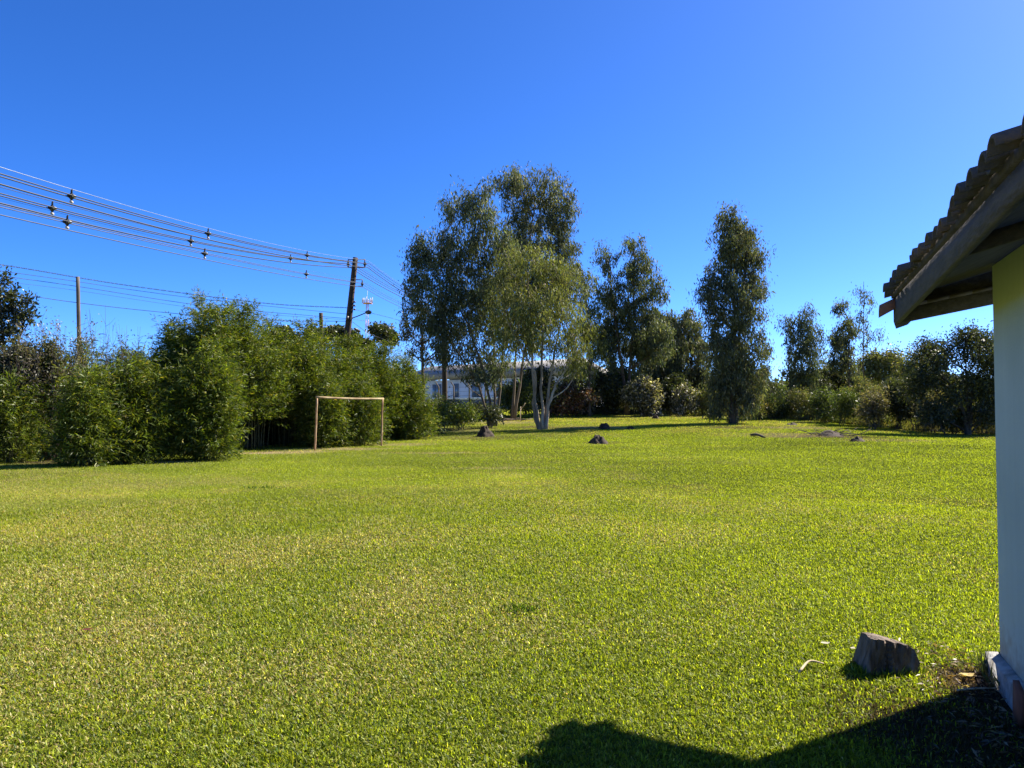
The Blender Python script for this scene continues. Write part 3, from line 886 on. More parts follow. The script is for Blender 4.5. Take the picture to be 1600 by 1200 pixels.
# ---------------------------------------------------------------- goal
def build_goal():
    gl = ground_px(492, 704); gr = ground_px(596, 697)
    t = thing('goal_frame', tuple((gl + gr) / 2), 'rusty pale pipe football goal without a net before the bamboo hedge', 'goal')
    rust = noise_mat('rusty_white_pipe', (.17, .08, .04), (.46, .34, .20), 2.6, .7, .2, (1, 1, .7), c3=(.32, .18, .095))
    tl = P(495.5, 620.5, gl.y); tr = P(597.5, 623.0, gr.y)
    for a, b, lab in ((gl, tl, None), (gr, tr, None)):
        ac = Acc(); a = a - Vector((0, 0, .15))
        ac.tube([a + (b - a) * i / 8 + Vector((random.uniform(-.008, .008), 0, 0)) for i in range(9)], .038, 10)
        ac.build('post', rust, t, smooth=True)
    ac = Acc()
    ax = (tr - tl).normalized()
    pts = [tl - ax * .06 + (tr + ax * .06 - tl + ax * .06) * i / 10 + Vector((0, 0, -.03 * math.sin(math.pi * i / 10))) for i in range(11)]
    ac.tube(pts, .046, 10)
    ac.build('crossbar', noise_mat('rusty_pink_pipe', (.13, .08, .040), (.36, .29, .15), 2.2, .8, .2, c3=(.24, .165, .08)), t, smooth=True)
build_goal()

# ---------------------------------------------------------------- power line
def plan_y(px, x0, k=.15, y0=50.0):
    """depth at which the straight span x = x0 + k (y - y0) crosses picture column px"""
    a = (px - 800.0) / F
    return (x0 - k * y0) / (a - k)

def spacer(c, label):
    """diamond shaped cable spacer with hooks"""
    h = .16; w = .085
    t = thing('cable_spacer', tuple(c), label, 'cable spacer', 'spacers hung along the power cables')
    c = Vector(c); ac = Acc()
    top, bot, l, r = c + Vector((0, 0, h * .55)), c - Vector((0, 0, h * .6)), c - Vector((w, 0, 0)), c + Vector((w, 0, 0))
    ac.tube([top, bot], .045, 6); ac.tube([top, l], .030, 6); ac.tube([top, r], .030, 6); ac.tube([bot, l], .030, 6); ac.tube([bot, r], .030, 6)
    ac.tube([top, top + Vector((0, 0, h * .55)), top + Vector((.03, 0, h * .8))], [.03, .028, .02], 6)
    ac.tube([bot, bot - Vector((0, 0, h * .5))], [.03, .024], 6)
    ac.build('body', M['black'], t)
    for p in (l, r, bot - Vector((0, 0, h * .5))):
        ac = Acc(); ac.tube([p - Vector((0, .05, 0)), p + Vector((0, .05, 0))], .042, 7); ac.build('clamp', M['porcelain'] if p is not l else M['black'], t)

def power_pole(name, foot_px, top_px, d, r0, r1, label, mat, base_px=None):
    top = P(top_px[0], top_px[1], d)
    ft = P(foot_px[0], foot_px[1], d)
    ax = (ft - top).normalized()
    z0 = tz(ft.x, d)
    foot = top + ax * ((z0 - .3 - top.z) / ax.z)
    t = thing(name, (foot.x, foot.y, z0), label, 'utility pole')
    ac = Acc()
    ac.tube([foot + (top - foot) * i / 10 for i in range(11)], np.linspace(r0, r1, 11), 12)
    ac.build('shaft', M[mat], t, smooth=True)
    return t, foot, top

# leaning main pole
D0 = 50.0
tp, pf, ptop = power_pole('utility_pole', (542, 530), (555.5, 402.5), D0, .29, .17, 'tall dark leaning wooden power pole carrying brackets and cable bundles', 'wood_pole')
def bracket(a_px, b_px, a2_px, b2_px):
    for a, b in ((a_px, b_px), (a2_px, b2_px)):
        ac = Acc(); ac.tube([P(*a, D0), P(*b, D0)], .028, 6); ac.build('bracket', M['steel'], tp)
bracket((555, 405.5), (571, 405.5), (555, 418), (570, 418))
bracket((555, 405.5), (543.5, 405.5), (555, 417.5), (543.5, 418))
bracket((552, 437), (567, 437), (551, 447.5), (566, 447))
def insul(px, py, h=.42):
    ac = Acc(); c = P(px, py, D0)
    n = 9
    ac.tube([c + Vector((0, 0, h * (.5 - i / (n - 1)))) for i in range(n)], [.03, .05, .03, .08, .05, .12, .05, .06, .03], 8)
    ac.build('insulator', M['black'], tp)
insul(570, 412, .5); insul(544, 412, .5); insul(566, 443, .42)
ac = Acc(); c = P(547, 480, D0) ; 
for dz in (.35, .1, -.15):
    ac = Acc(); ac.box(c + Vector((.30, 0, dz)), (.06, 0, 0), (0, .06, 0), (0, 0, .05)); ac.build('clamp', M['steel'], tp)
ac = Acc(); ac.tube([P(543.0, 494, D0 - .25), P(542, 500, D0 - .25)], .09, 8); ac.build('fuse_box', M['steel'], tp)
# street lamp on the leaning pole
lt = thing('street_lamp', tuple(P(549, 497.5, D0)), 'street lamp on a slanted arm fixed to the leaning power pole', 'street lamp')
ac = Acc(); ac.tube(curve_pts([P(549, 497.5, D0), P(560, 493.5, D0), P(572, 488.5, D0)], 8), .035, 7); ac.build('arm', M['steel'], lt, smooth=True)
ac = Acc(); c = P(575.5, 488.5, D0)
ac.tube([c + Vector((-.20, 0, .0)), c + Vector((-.12, 0, .02)), c + Vector((.02, 0, .03)), c + Vector((.16, 0, .0)), c + Vector((.2, 0, -.03))], [.06, .12, .15, .12, .04], 10)
ac.build('lamp_head', M['steel'], lt, smooth=True)

power_pole('utility_pole', (123.5, 530), (121.5, 432.5), 42.0, .12, .095, 'plain grey concrete pole rising behind the left bamboo', 'concrete')
power_pole('utility_pole', (502.5, 535), (501.5, 489), 58.0, .17, .15, 'short dark pole top showing between the araucaria crowns', 'wood_pole')
t2, f2, top2 = power_pole('utility_pole', (695, 640), (694, 475), 62.0, .24, .17, 'straight dark pole standing among the eucalyptus before the warehouse', 'wood_pole')
for z in (480, 492):
    ac = Acc(); ac.tube([P(686, z, 62), P(703, z, 62)], .03, 6); ac.build('bracket', M['steel'], t2)

BUND = {
 'upper': (-9.6, [(0, 277), (106, 305), (322, 365), (478, 399), (571, 412)], [(694, 480)]),
 'middle': (-10.76, [(0, 306.5), (76, 324), (295, 377), (452, 403.5), (544, 412)], [(690, 482)]),
 'lower': (-9.87, [(0, 323), (100, 346), (317, 398), (477, 427), (566, 443)], [(694, 495)]),
}
OFFN = [('carrier', 0, .22, .010, 'pale_wire'), ('left', -.13, 0, .019, 'black'), ('right', .13, 0, .019, 'black'), ('bottom', 0, -.25, .024, 'black')]
for bn, (x0, pts, end) in BUND.items():
    yy = [plan_y(px, x0) if i < 4 else D0 for i, (px, py) in enumerate(pts)]
    ctr = [P(px, py, y) for (px, py), y in zip(pts, yy)]
    # quadratic sag through the points, carried on beyond the picture
    Y = np.array([c.y for c in ctr]); Z = np.array([c.z for c in ctr])
    w = np.array([1, 1, 1, 1, 6.0])
    cf = np.polyfit(Y, Z, 2, w=w)
    ys = np.linspace(D0, -8, 40)
    line = [np.array([x0 + .15 * (y - D0) if y < D0 else x0, y, np.polyval(cf, y)]) for y in ys]
    far = P(end[0][0], end[0][1], 62.0)
    a = line[0]
    fl = []
    for i in range(1, 9):
        u = i / 8; p = a * (1 - u) + np.array(list(far)) * u; p[2] -= 4 * .35 * u * (1 - u); fl.append(p)
    full = [np.array(list(q)) for q in reversed(fl)] + line
    for on, dx, dz, rr, mt in OFFN:
        if bn == 'lower' and on == 'carrier': rr = .006
        if bn == 'lower': rr *= .7
        mm = mt if bn == 'upper' or on != 'carrier' else 'black'
        if bn == 'lower': mm = 'bluewire'
        ac = Acc(); ac.tube([p + np.array([dx, 0, dz]) for p in full], rr, 5)
        nm = {'carrier': 'carrier wire on top', 'left': 'left cable at mid height', 'right': 'right cable at mid height', 'bottom': 'lowest cable'}[on]
        tag(ac.build('power_cable', M[mm]), {'carrier': 'thin', 'left': 'dark', 'right': 'dark', 'bottom': 'dark'}[on] + ' ' + nm + ' of the ' + bn + ' power cable bundle', 'cable', 'cables of the power line')
    for i, wh in ((1, 'nearest the left picture edge'), (2, 'second from the leaning pole'), (3, 'nearest the leaning pole')):
        y = yy[i]
        spacer((x0 + .15 * (y - D0), y, np.polyval(cf, y)), 'black cable spacer on the ' + bn + ' bundle, ' + wh)

# low lines: from the concrete pole to the leaning pole
LOW = [([(-140, 395, 36), (0, 413.5, 39), (60, 423, 40.5), (121, 433.5, 42)], [(200, 446, 44), (340, 465, 46.5), (440, 476, 48.3), (546, 481, 50)], .022, 'topmost twisted grey line of the low service wires', 'bluewire'),
       ([(-140, 403, 36), (0, 423, 39), (121, 440, 42)], [(200, 452, 44), (340, 470, 46.5), (545, 491, 50)], .013, 'second line from the top of the low service wires', 'bluewire'),
       ([(-140, 410, 36), (0, 430.5, 39), (121, 447.5, 42)], [(330, 479, 46.5), (544, 498, 50)], .014, 'third line from the top of the low service wires', 'bluewire'),
       ([(-140, 420, 36), (0, 439, 39), (121, 454, 42)], [(330, 484, 46.5), (544, 500, 50)], .008, 'faint fourth line of the low service wires, next above the lowest', 'bluewire'),
       ([(-140, 435, 36), (0, 455, 39), (121, 473, 42)], [(255, 488, 45), (400, 500, 47.5), (543, 502, 50)], .016, 'lowest line of the low service wires', 'bluewire')]
for a, b, r, lab, mt in LOW:
    ac = Acc(); pts = curve_pts([P(*q) for q in a + b], 50)
    if r > .02:
        for ph in (0, math.pi):
            ac.tube([np.array(p) + .03 * np.array([0, math.cos(i * 1.9 + ph), math.sin(i * 1.9 + ph)]) for i, p in enumerate(curve_pts([P(*q) for q in a + b], 160))], .012, 4)
    else: ac.tube(pts, r, 4)
    tag(ac.build('service_wire', M[mt]), lab, 'cable', 'low service wires')
for (pts, r, lab) in (([(551, 483, 50), (600, 494, 54), (650, 508, 58), (693, 520, 62)], .012, 'service wire sloping right from the leaning pole past the radio mast'),
                      ([(550, 498, 50), (600, 508, 54), (693, 535, 62)], .010, 'thin lower service wire right of the leaning pole'),
                      ([(551, 503, 50), (562, 511, 51), (581, 523, 52.5), (640, 545, 57), (693, 562, 62)], .016, 'lowest service wire right of the leaning pole, with a cable joint')):
    ac = Acc(); ac.tube(curve_pts([P(*q) for q in pts], 14), r, 4); tag(ac.build('service_wire', M['bluewire']), lab, 'cable', 'low service wires')
ac = Acc(); ac.tube([P(553, 513, 51), P(556, 514.5, 51.2), P(561, 517.5, 51.5), P(563, 518.5, 51.7)], [.03, .10, .10, .03], 8)
tag(ac.build('cable_joint', M['black']), 'fat black cable joint hanging beside the leaning pole above the araucarias', 'cable joint')

# radio mast far away
def mast():
    D = 380.0; k = D / F
    top = P(574, 471, D); X, Yd = top.x, top.y
    t = thing('radio_mast', (X, Yd, tz(X, Yd)), 'distant red and white lattice radio mast with an antenna platform', 'radio mast')
    red = noise_mat('faded_red_paint', (.40, .22, .20), (.48, .28, .26), 1, .6, 0); wht = noise_mat('dull_white_paint', (.42, .44, .48), (.52, .54, .58), 1, .6, 0)
    z0 = tz(X, Yd) - 1; z1 = top.z
    segs = 12
    for i in range(segs):
        a, b = i / segs, (i + 1) / segs
        ac = Acc()
        wa, wb = 2.2 * (1 - a) + .9, 2.2 * (1 - b) + .9
        za, zb = z0 + (z1 - z0) * a, z0 + (z1 - z0) * b
        cs = [(1, 1), (1, -1), (-1, -1), (-1, 1)]
        for j in range(4):
            c0, c1 = cs[j], cs[(j + 1) % 4]
            A = Vector((X + c0[0] * wa / 2, Yd + c0[1] * wa / 2, za)); B = Vector((X + c0[0] * wb / 2, Yd + c0[1] * wb / 2, zb))
            C = Vector((X + c1[0] * wb / 2, Yd + c1[1] * wb / 2, zb)); E = Vector((X + c1[0] * wa / 2, Yd + c1[1] * wa / 2, za))
            ac.tube([A, B], .07, 4); ac.tube([A, C], .04, 4); ac.tube([E, B], .04, 4)
        ac.build('lattice_section', red if i % 2 else wht, t)
    ac = Acc(); ac.box((X, Yd, z1 - 1.0), (2.2, 0, 0), (0, 2.2, 0), (0, 0, .14)); ac.build('platform', red, t)
    ac = Acc()
    for i in range(4):
        a = i * math.pi / 2 + .78
        ac.tube([(X + 3 * math.cos(a), Yd + 3 * math.sin(a), z1 - .9), (X + 3 * math.cos(a + math.pi / 2), Yd + 3 * math.sin(a + math.pi / 2), z1 - .9)], .09, 4)
        ac.tube([(X + 3 * math.cos(a), Yd + 3 * math.sin(a), z1 + .3), (X + 3 * math.cos(a + math.pi / 2), Yd + 3 * math.sin(a + math.pi / 2), z1 + .3)], .06, 4)
    ac.build('railing', red, t)
    for i in range(8):
        a = i * math.pi / 4
        ac = Acc(); ac.box((X + 2.5 * math.cos(a), Yd + 2.5 * math.sin(a), z1 + .55), (.20, 0, 0), (0, .15, 0), (0, 0, 1.0 if i % 3 else 1.5)); ac.build('antenna', wht, t)
    ac = Acc(); ac.tube([(X, Yd, z1 - 1), (X, Yd, z1 + 5.5)], .09, 5); ac.build('rod', wht, t)
    ac = Acc(); ac.tube([(X - .3, Yd - 1.2, z0 + (z1 - z0) * .58), (X - .3, Yd - 1.7, z0 + (z1 - z0) * .58)], [.9, .8], 10); ac.build('dish', wht, t)
mast()

# ---------------------------------------------------------------- warehouse and boundary wall behind the trees
def warehouse():
    L = P(640, 592, 118); R = P(872, 587, 98)
    L.z = R.z = 5.7
    ax = Vector((R.x - L.x, R.y - L.y, 0)); Ln = ax.length; ax.normalize(); bk = Vector((-ax.y, ax.x, 0))
    z0 = 0.5
    t = thing('warehouse', ((L.x + R.x) / 2, (L.y + R.y) / 2, 1.5), 'long white warehouse with a grey roof band behind the eucalyptus trunks', 'warehouse')
    wh = noise_mat('white_wall_panels', (.58, .60, .64), (.70, .71, .74), .5, .8, .1)
    c = (L + R) / 2
    ac = Acc(); ac.box(Vector((c.x, c.y, (z0 + 5.7) / 2)) + bk * 5, ax * Ln / 2, bk * 5, (0, 0, (5.7 - z0) / 2)); ac.build('wall', wh, t)
    rf = noise_mat('grey_metal_roof', (.17, .16, .15), (.25, .235, .22), .6, .7, .1, (1, 1, 1))
    ac = Acc()
    e = .6
    a0, a1 = L - ax * e - bk * e, R + ax * e - bk * e
    v = [Vector((a0.x, a0.y, 5.78)), Vector((a1.x, a1.y, 5.78)), Vector((a1.x, a1.y, 5.78)) + bk * 5.6 + Vector((0, 0, 1.6)), Vector((a0.x, a0.y, 5.78)) + bk * 5.6 + Vector((0, 0, 1.6)),
         Vector((a1.x, a1.y, 5.78)) + bk * 11.2, Vector((a0.x, a0.y, 5.78)) + bk * 11.2]
    v2 = [p + Vector((0, 0, .9)) for p in v]
    ac.add([list(p) for p in v + v2], [(6, 7, 8, 9), (9, 8, 10, 11), (0, 1, 7, 6), (1, 2, 8, 7), (2, 4, 10, 8), (4, 5, 11, 10), (5, 3, 9, 11), (3, 0, 6, 9), (1, 0, 3, 2), (2, 3, 5, 4)])
    ac.build('roof', rf, t)
    glass = noise_mat('blue_dark_glass', (.08, .12, .19), (.14, .20, .28), .8, .15, 0, spec=.6)
    frame = noise_mat('grey_frame', (.22, .24, .28), (.30, .32, .35), 3, .6, 0)
    n = 7
    for i in range(n):
        u = (i + .5) / n
        q = L + ax * Ln * u - bk * .04
        w = .95 if i % 2 else .5
        ac = Acc(); ac.box(Vector((q.x, q.y, 4.0)), ax * w, bk * .05, (0, 0, 1.15)); o = ac.build('window', frame, t)
        ac = Acc()
        for sgn in (-.5, .5): ac.box(Vector((q.x, q.y, 4.0)) - bk * .06 + ax * w * sgn, ax * (w * .44), bk * .02, (0, 0, 1.05))
        # panes are a piece of their window
        pn = ac.build('pane', glass); pn.parent = o
        pv = np.empty(len(pn.data.vertices) * 3, np.float32); pn.data.vertices.foreach_get('co', pv)
        pn.data.vertices.foreach_set('co', (pv.reshape(-1, 3) - np.array(list(t.location), np.float32)).ravel()); pn.data.update()
    # boundary wall with angled posts
    L2 = P(655, 625, 92); R2 = P(885, 621, 81)
    ax = Vector((R2.x - L2.x, R2.y - L2.y, 0)); Ln = ax.length; ax.normalize(); bk = Vector((-ax.y, ax.x, 0)); c = (L2 + R2) / 2
    zt = 2.55
    t = thing('boundary_wall', (c.x, c.y, tz(c.x, c.y)), 'grey boundary wall with a white coping and angled posts before the warehouse', 'wall')
    ac = Acc(); ac.box((c.x, c.y, (zt + .2) / 2), ax * Ln / 2, bk * .10, (0, 0, (zt - .2) / 2)); ac.build('panel', noise_mat('grey_block_wall', (.13, .125, .12), (.24, .23, .22), 1.1, .95, .2), t)
    ac = Acc(); ac.box((c.x, c.y, zt + .13), ax * (Ln / 2 + .03), bk * .14, (0, 0, .13)); ac.build('coping', noise_mat('white_coping', (.62, .60, .56), (.74, .72, .68), 1, .8, 0), t)
    for i in range(9):
        q = L2 + ax * (Ln * (i + .4) / 9) - bk * .22
        ac = Acc()
        ac.tube([(q.x, q.y, .3), (q.x, q.y, 4.1), tuple(Vector((q.x, q.y, 4.1)) + Vector((-.35, -.2, .55)))], [.09, .08, .07], 4)
        ac.build('post', M['concrete'], t)
    for z in (3.0, 3.5, 4.0):
        ac = Acc(); a = L2 - bk * .22; b = R2 - bk * .22
        ac.tube([(a.x, a.y, z), (b.x, b.y, z)], .012, 4); ac.build('wire', M['steel'], t)
warehouse()

# far hill at the right
def hills():
    xs = np.linspace(-300, 1500, 90); v = []
    for x in xs:
        h = 1.6 + 30 * (.55 + .45 * math.sin(x / 170 + .3)) * (.8 + .4 * float(vn(x / 40 + 20, 3, 2)))
        for y, f in ((640, 0), (680, .45), (760, 1), (900, .8), (1100, 0)):
            v.append((x, y + 20 * float(vn(x / 30 + 30, 9, 1)), -1 + h * f))
    n = 5
    q = [(i * n + j, (i + 1) * n + j, (i + 1) * n + j + 1, i * n + j + 1) for i in range(len(xs) - 1) for j in range(n - 1)]
    o = mesh_np('hills', np.array(v), [np.array(q)], noise_mat('wooded_hill', (.045, .075, .060), (.075, .11, .085), .05, 1, 0), None, None, True)  # distance haze is put into this blue-green base colour
    o['kind'] = 'structure'
hills()

# ---------------------------------------------------------------- trees
def woods():
    rng = np.random.default_rng(77); lob = []
    for i in range(230):
        px = rng.uniform(560, 1750); d = rng.uniform(125, 200); k = d / F
        c = P(px, 0, d); g = tz(c.x, d); h = rng.uniform(4, 7.5) * (1.0 if px > 900 else .8)
        lob.append((Vector((c.x, d, g + h * .48)), (rng.uniform(2.5, 4.5), rng.uniform(2.5, 4), h * .52)))
    v, q, c, _ = crown_mesh(lob, 'dark', rng, 1.2, 30, .75, .34, .9, 'any', .4, 1.0)
    o = mesh_np('woods', v, [q], M['leaf'], None, c); o['kind'] = 'stuff'
    tag(o, 'low dark green wood far behind the treeline', 'wood')
woods()
def E(name, label, foot, d, stems, lobes, pal, **kw):
    b = ground_at(foot, d)
    return tree(name, label, 'tree', tuple(b), d, stems, lobes, pal, **kw)

# big group at the centre left
E('eucalyptus_tree', 'tallest eucalyptus with a rounded top, rear of the big clump', 800, 54,
  [[(800, 655), (806, 560), (815, 470), (832, 340)], [(803, 655), (822, 540), (850, 420), (865, 350)]],
  [(835, 298, 52, 38), (800, 300, 30, 30), (872, 330, 28, 48), (840, 350, 50, 45), (885, 390, 22, 40), (860, 420, 45, 45), (815, 400, 45, 60), (880, 450, 28, 40), (800, 470, 40, 50), (850, 470, 45, 40), (830, 520, 40, 40), (890, 420, 18, 26)],
  'euc_b', seed=1, dens=6.3, r_base=.13, L=.24, W=.052)
E('eucalyptus_tree', 'broad grey green eucalyptus of many stems, left in the big clump', 768, 47,
  [[(768, 672), (760, 600), (735, 520), (705, 440), (690, 360)], [(771, 672), (772, 590), (768, 500), (757, 390), (745, 320)], [(765, 672), (745, 600), (700, 530), (660, 480)], [(774, 672), (784, 580), (788, 480), (790, 390)]],
  [(742, 318, 38, 36), (712, 330, 25, 30), (690, 385, 42, 36), (755, 375, 48, 48), (660, 390, 20, 24), (655, 440, 30, 32), (700, 440, 45, 36), (650, 475, 20, 22), (760, 440, 50, 45), (690, 500, 42, 30), (730, 495, 40, 34), (650, 405, 25, 25), (770, 520, 40, 30), (720, 545, 28, 18), (790, 400, 35, 40), (765, 480, 45, 40), (700, 470, 35, 30), (745, 560, 34, 22), (780, 565, 28, 22), (690, 520, 30, 22), (715, 400, 34, 32), (690, 560, 30, 16), (735, 585, 24, 12), (768, 590, 24, 18)],
  'euc', seed=2, dens=7, r_base=.11, L=.22, W=.048)
E('eucalyptus_tree', 'yellow green eucalyptus with several smooth pale stems, front of the big clump', 846, 44,
  [[(844, 672), (836, 620), (831, 550), (828, 470), (822, 420)], [(848, 672), (846, 600), (848, 520), (852, 440)], [(850, 672), (857, 610), (870, 540), (880, 480)], [(843, 672), (834, 640), (836, 590), (812, 540), (790, 500)], [(852, 655), (860, 620), (876, 590), (905, 545)]],
  [(835, 410, 45, 34), (870, 430, 32, 36), (795, 425, 36, 38), (880, 480, 34, 36), (835, 470, 48, 44), (790, 480, 36, 40), (895, 520, 28, 34), (850, 530, 46, 34), (905, 560, 22, 26), (800, 535, 32, 28), (850, 495, 46, 40), (810, 500, 40, 40), (885, 545, 36, 34), (905, 575, 20, 18)],
  'euc_y', seed=3, dens=5.6, r_base=.125, bark='pbark', L=.21, W=.042, lpc=52)
E('pine_tree', 'thin dark tree with hanging tufts beside the left edge of the eucalyptus clump', 661, 56,
  [[(662, 640), (661, 590), (660, 530), (658, 480)]],
  [(656, 497, 26, 20), (640, 520, 14, 16), (680, 515, 16, 20), (665, 540, 18, 14), (643, 550, 12, 10), (668, 566, 9, 9), (695, 540, 16, 18), (712, 520, 18, 20)],
  'dark', seed=4, bark='dbark', dens=8, r_base=.2, L=.2, W=.05)
E('eucalyptus_tree', 'slim pale leaved tree between the big clump and the centre trees', 921, 60,
  [[(921, 645), (920, 580), (917, 500), (915, 450)]],
  [(912, 450, 20, 26), (922, 485, 22, 32), (905, 520, 24, 32), (930, 540, 24, 34), (915, 580, 28, 26)],
  'euc_y', seed=5, dens=6, r_base=.14, L=.24, W=.05)
# centre trees
E('eucalyptus_tree', 'double topped eucalyptus with gaps of sky, in the centre of the far treeline', 978, 63,
  [[(978, 642), (976, 600), (965, 540), (958, 460), (950, 400)], [(980, 642), (983, 590), (990, 500), (993, 400)]],
  [(948, 408, 20, 20), (990, 392, 20, 22), (1005, 420, 22, 22), (985, 435, 28, 30), (1012, 455, 24, 28), (950, 460, 26, 32), (1032, 455, 14, 22), (990, 490, 28, 32), (950, 520, 26, 34), (1020, 505, 26, 30), (985, 550, 24, 20), (1012, 550, 24, 24), (945, 560, 22, 20), (1000, 525, 34, 34), (965, 495, 30, 34), (1030, 535, 24, 28), (940, 530, 24, 28)],
  'euc', seed=6, dens=6.5, r_base=.2, L=.25, W=.055)
E('broadleaf_tree', 'rounded brownish green tree left of the tall leafy eucalyptus', 1064, 68,
  [[(1064, 640), (1063, 590), (1066, 530)], [(1066, 640), (1078, 580), (1085, 540)]],
  [(1068, 508, 30, 22), (1045, 528, 32, 32), (1086, 530, 22, 32), (1062, 560, 40, 34), (1092, 575, 20, 30), (1032, 575, 30, 34), (1065, 600, 40, 28), (1098, 610, 14, 22), (1030, 612, 24, 20)],
  'euc_b', seed=7, dens=7.5, r_base=.2, L=.25, W=.07, bark='dbark')
E('eucalyptus_tree', 'tall columnar eucalyptus leafy to its foot, alone right of centre', 1143, 50,
  [[(1144, 668), (1143, 600), (1146, 500), (1143, 420), (1140, 340)], [(1147, 668), (1154, 590), (1162, 480), (1168, 390)]],
  [(1140, 345, 22, 22), (1160, 362, 22, 22), (1132, 385, 24, 26), (1172, 392, 22, 32), (1150, 410, 32, 30), (1122, 440, 26, 26), (1170, 440, 26, 30), (1142, 465, 34, 34), (1108, 476, 14, 24), (1178, 485, 18, 28), (1125, 500, 26, 30), (1155, 515, 32, 34), (1135, 555, 32, 36), (1162, 560, 26, 34), (1142, 600, 32, 34), (1140, 636, 27, 22), (1118, 590, 14, 30), (1185, 540, 12, 22), (1165, 610, 16, 26), (1200, 548, 9, 14), (1112, 455, 18, 22), (1185, 450, 14, 24), (1120, 545, 24, 34), (1178, 590, 16, 28), (1140, 575, 36, 36), (1185, 410, 12, 20), (1148, 385, 30, 26), (1118, 625, 16, 22), (1162, 636, 18, 20)],
  'euc_b', seed=8, dens=7.5, r_base=.24, L=.22, W=.05, bark='dbark', lpc=64, ddv=.8)
E('conifer_tree', 'dark conifer half hidden behind the columnar eucalyptus', 1190, 64,
  [[(1190, 645), (1190, 590), (1190, 548)]],
  [(1190, 560, 7, 14), (1188, 585, 13, 16), (1190, 610, 20, 18), (1192, 632, 24, 16)], 'dark', seed=9, bark='dbark', dens=10, lm='leaf', L=.22, W=.05, mode='any')
E('shrub', 'green far shrub in the gap right of the dark conifer', 1213, 75, [[(1213, 640), (1213, 600)]], [(1212, 612, 14, 16), (1218, 628, 16, 14)], 'green', seed=10, lm='leaf', mode='any', L=.25, W=.09, bark='dbark')
# right side trees
E('eucalyptus_tree', 'leafy eucalyptus with a bushy crown, first right of the gap', 1239, 60,
  [[(1238, 660), (1238, 610), (1245, 560), (1252, 495)], [(1238, 650), (1236, 600), (1232, 530)]],
  [(1257, 492, 11, 14), (1232, 505, 13, 13), (1246, 515, 20, 16), (1265, 535, 20, 22), (1245, 550, 24, 26), (1275, 565, 15, 24), (1245, 585, 24, 22), (1270, 595, 20, 18)],
  'euc', seed=11, dens=7.5, r_base=.11, L=.24, W=.055)
E('eucalyptus_tree', 'small topped eucalyptus with a dense dark head, left of the wispy thin tree', 1324, 64,
  [[(1326, 655), (1325, 590), (1322, 500)]],
  [(1322, 508, 17, 12), (1325, 525, 18, 17), (1302, 532, 11, 16), (1322, 548, 18, 16), (1310, 565, 16, 18), (1315, 480, 10, 12, 0), (1332, 575, 18, 16)],
  'euc_b', seed=12, dens=9, r_base=.13, L=.24, W=.055, bark='dbark')
E('eucalyptus_tree', 'wispy thin tree with sparse leaves against the sky near the eaves', 1350, 60,
  [[(1350, 655), (1350, 570), (1349, 440)]],
  [(1349, 452, 10, 10), (1342, 468, 9, 8), (1357, 470, 12, 9), (1344, 492, 12, 8), (1360, 505, 11, 9), (1345, 520, 10, 8), (1366, 522, 9, 6), (1380, 526, 10, 5), (1352, 538, 12, 8)],
  'euc', seed=13, dens=4.5, lpc=34, r_base=.07, L=.22, W=.05, bark='dbark')
E('broadleaf_tree', 'wide dome shaped tree in the distance behind the right shrubs', 1382, 92,
  [[(1382, 640), (1382, 590), (1385, 560)]],
  [(1385, 562, 26, 18), (1360, 568, 20, 18), (1405, 575, 14, 18), (1380, 590, 36, 22), (1345, 590, 18, 18)], 'olive', seed=14, dens=5, L=.34, W=.12, cr=.6, lm='leaf', mode='any', bark='dbark', r_base=.3)
E('broadleaf_tree', 'dark spreading tree with a visible trunk beside the house wall', 1512, 43,
  [[(1511, 684), (1512, 640), (1508, 600), (1512, 560)], [(1511, 660), (1498, 630), (1478, 600)], [(1512, 640), (1524, 600), (1540, 570)]],
  [(1506, 532, 22, 15), (1535, 536, 22, 18), (1480, 552, 24, 18), (1515, 560, 30, 20), (1548, 565, 20, 28), (1455, 565, 18, 16), (1440, 588, 14, 16), (1470, 590, 24, 20), (1510, 595, 28, 20), (1545, 610, 22, 28), (1480, 622, 24, 18), (1530, 640, 22, 20), (1575, 560, 30, 30), (1580, 620, 30, 40), (1450, 548, 22, 18), (1520, 526, 26, 14), (1430, 610, 20, 22), (1455, 640, 24, 22), (1500, 655, 26, 20)],
  'dark', seed=15, dens=17, r_base=.15, L=.15, W=.055, lm='leaf', mode='any', bark='dbark')

E('broadleaf_tree', 'dull green tree filling the gap between double topped eucalyptus and rounded tree', 1030, 74,
  [[(1030, 640), (1030, 590), (1032, 530)]], [(1030, 505, 24, 24), (1012, 535, 26, 28), (1050, 535, 26, 28), (1028, 565, 36, 28), (1005, 585, 24, 26), (1055, 585, 24, 26)],
  'euc_b', seed=17, dens=6, r_base=.2, L=.27, W=.08, bark='dbark')
E('broadleaf_tree', 'rear dull tree whose top shows left of the dark spreading tree', 1440, 58,
  [[(1440, 665), (1440, 610), (1438, 570)]], [(1438, 560, 24, 16), (1415, 580, 22, 20), (1462, 575, 24, 20), (1440, 600, 34, 22), (1410, 620, 24, 22), (1470, 615, 26, 24)],
  'olive', seed=18, dens=9, r_base=.13, L=.2, W=.07, lm='leaf', mode='any', bark='dbark')
E('broadleaf_tree', 'dark tree behind the bright green bushes, between the conifer and the leafy eucalyptus', 1300, 68,
  [[(1300, 655), (1300, 610), (1298, 580)]], [(1298, 585, 22, 16), (1278, 600, 24, 18), (1320, 598, 22, 18), (1300, 618, 34, 20)],
  'dark', seed=19, dens=9, r_base=.13, L=.22, W=.08, lm='leaf', mode='any', bark='dbark')

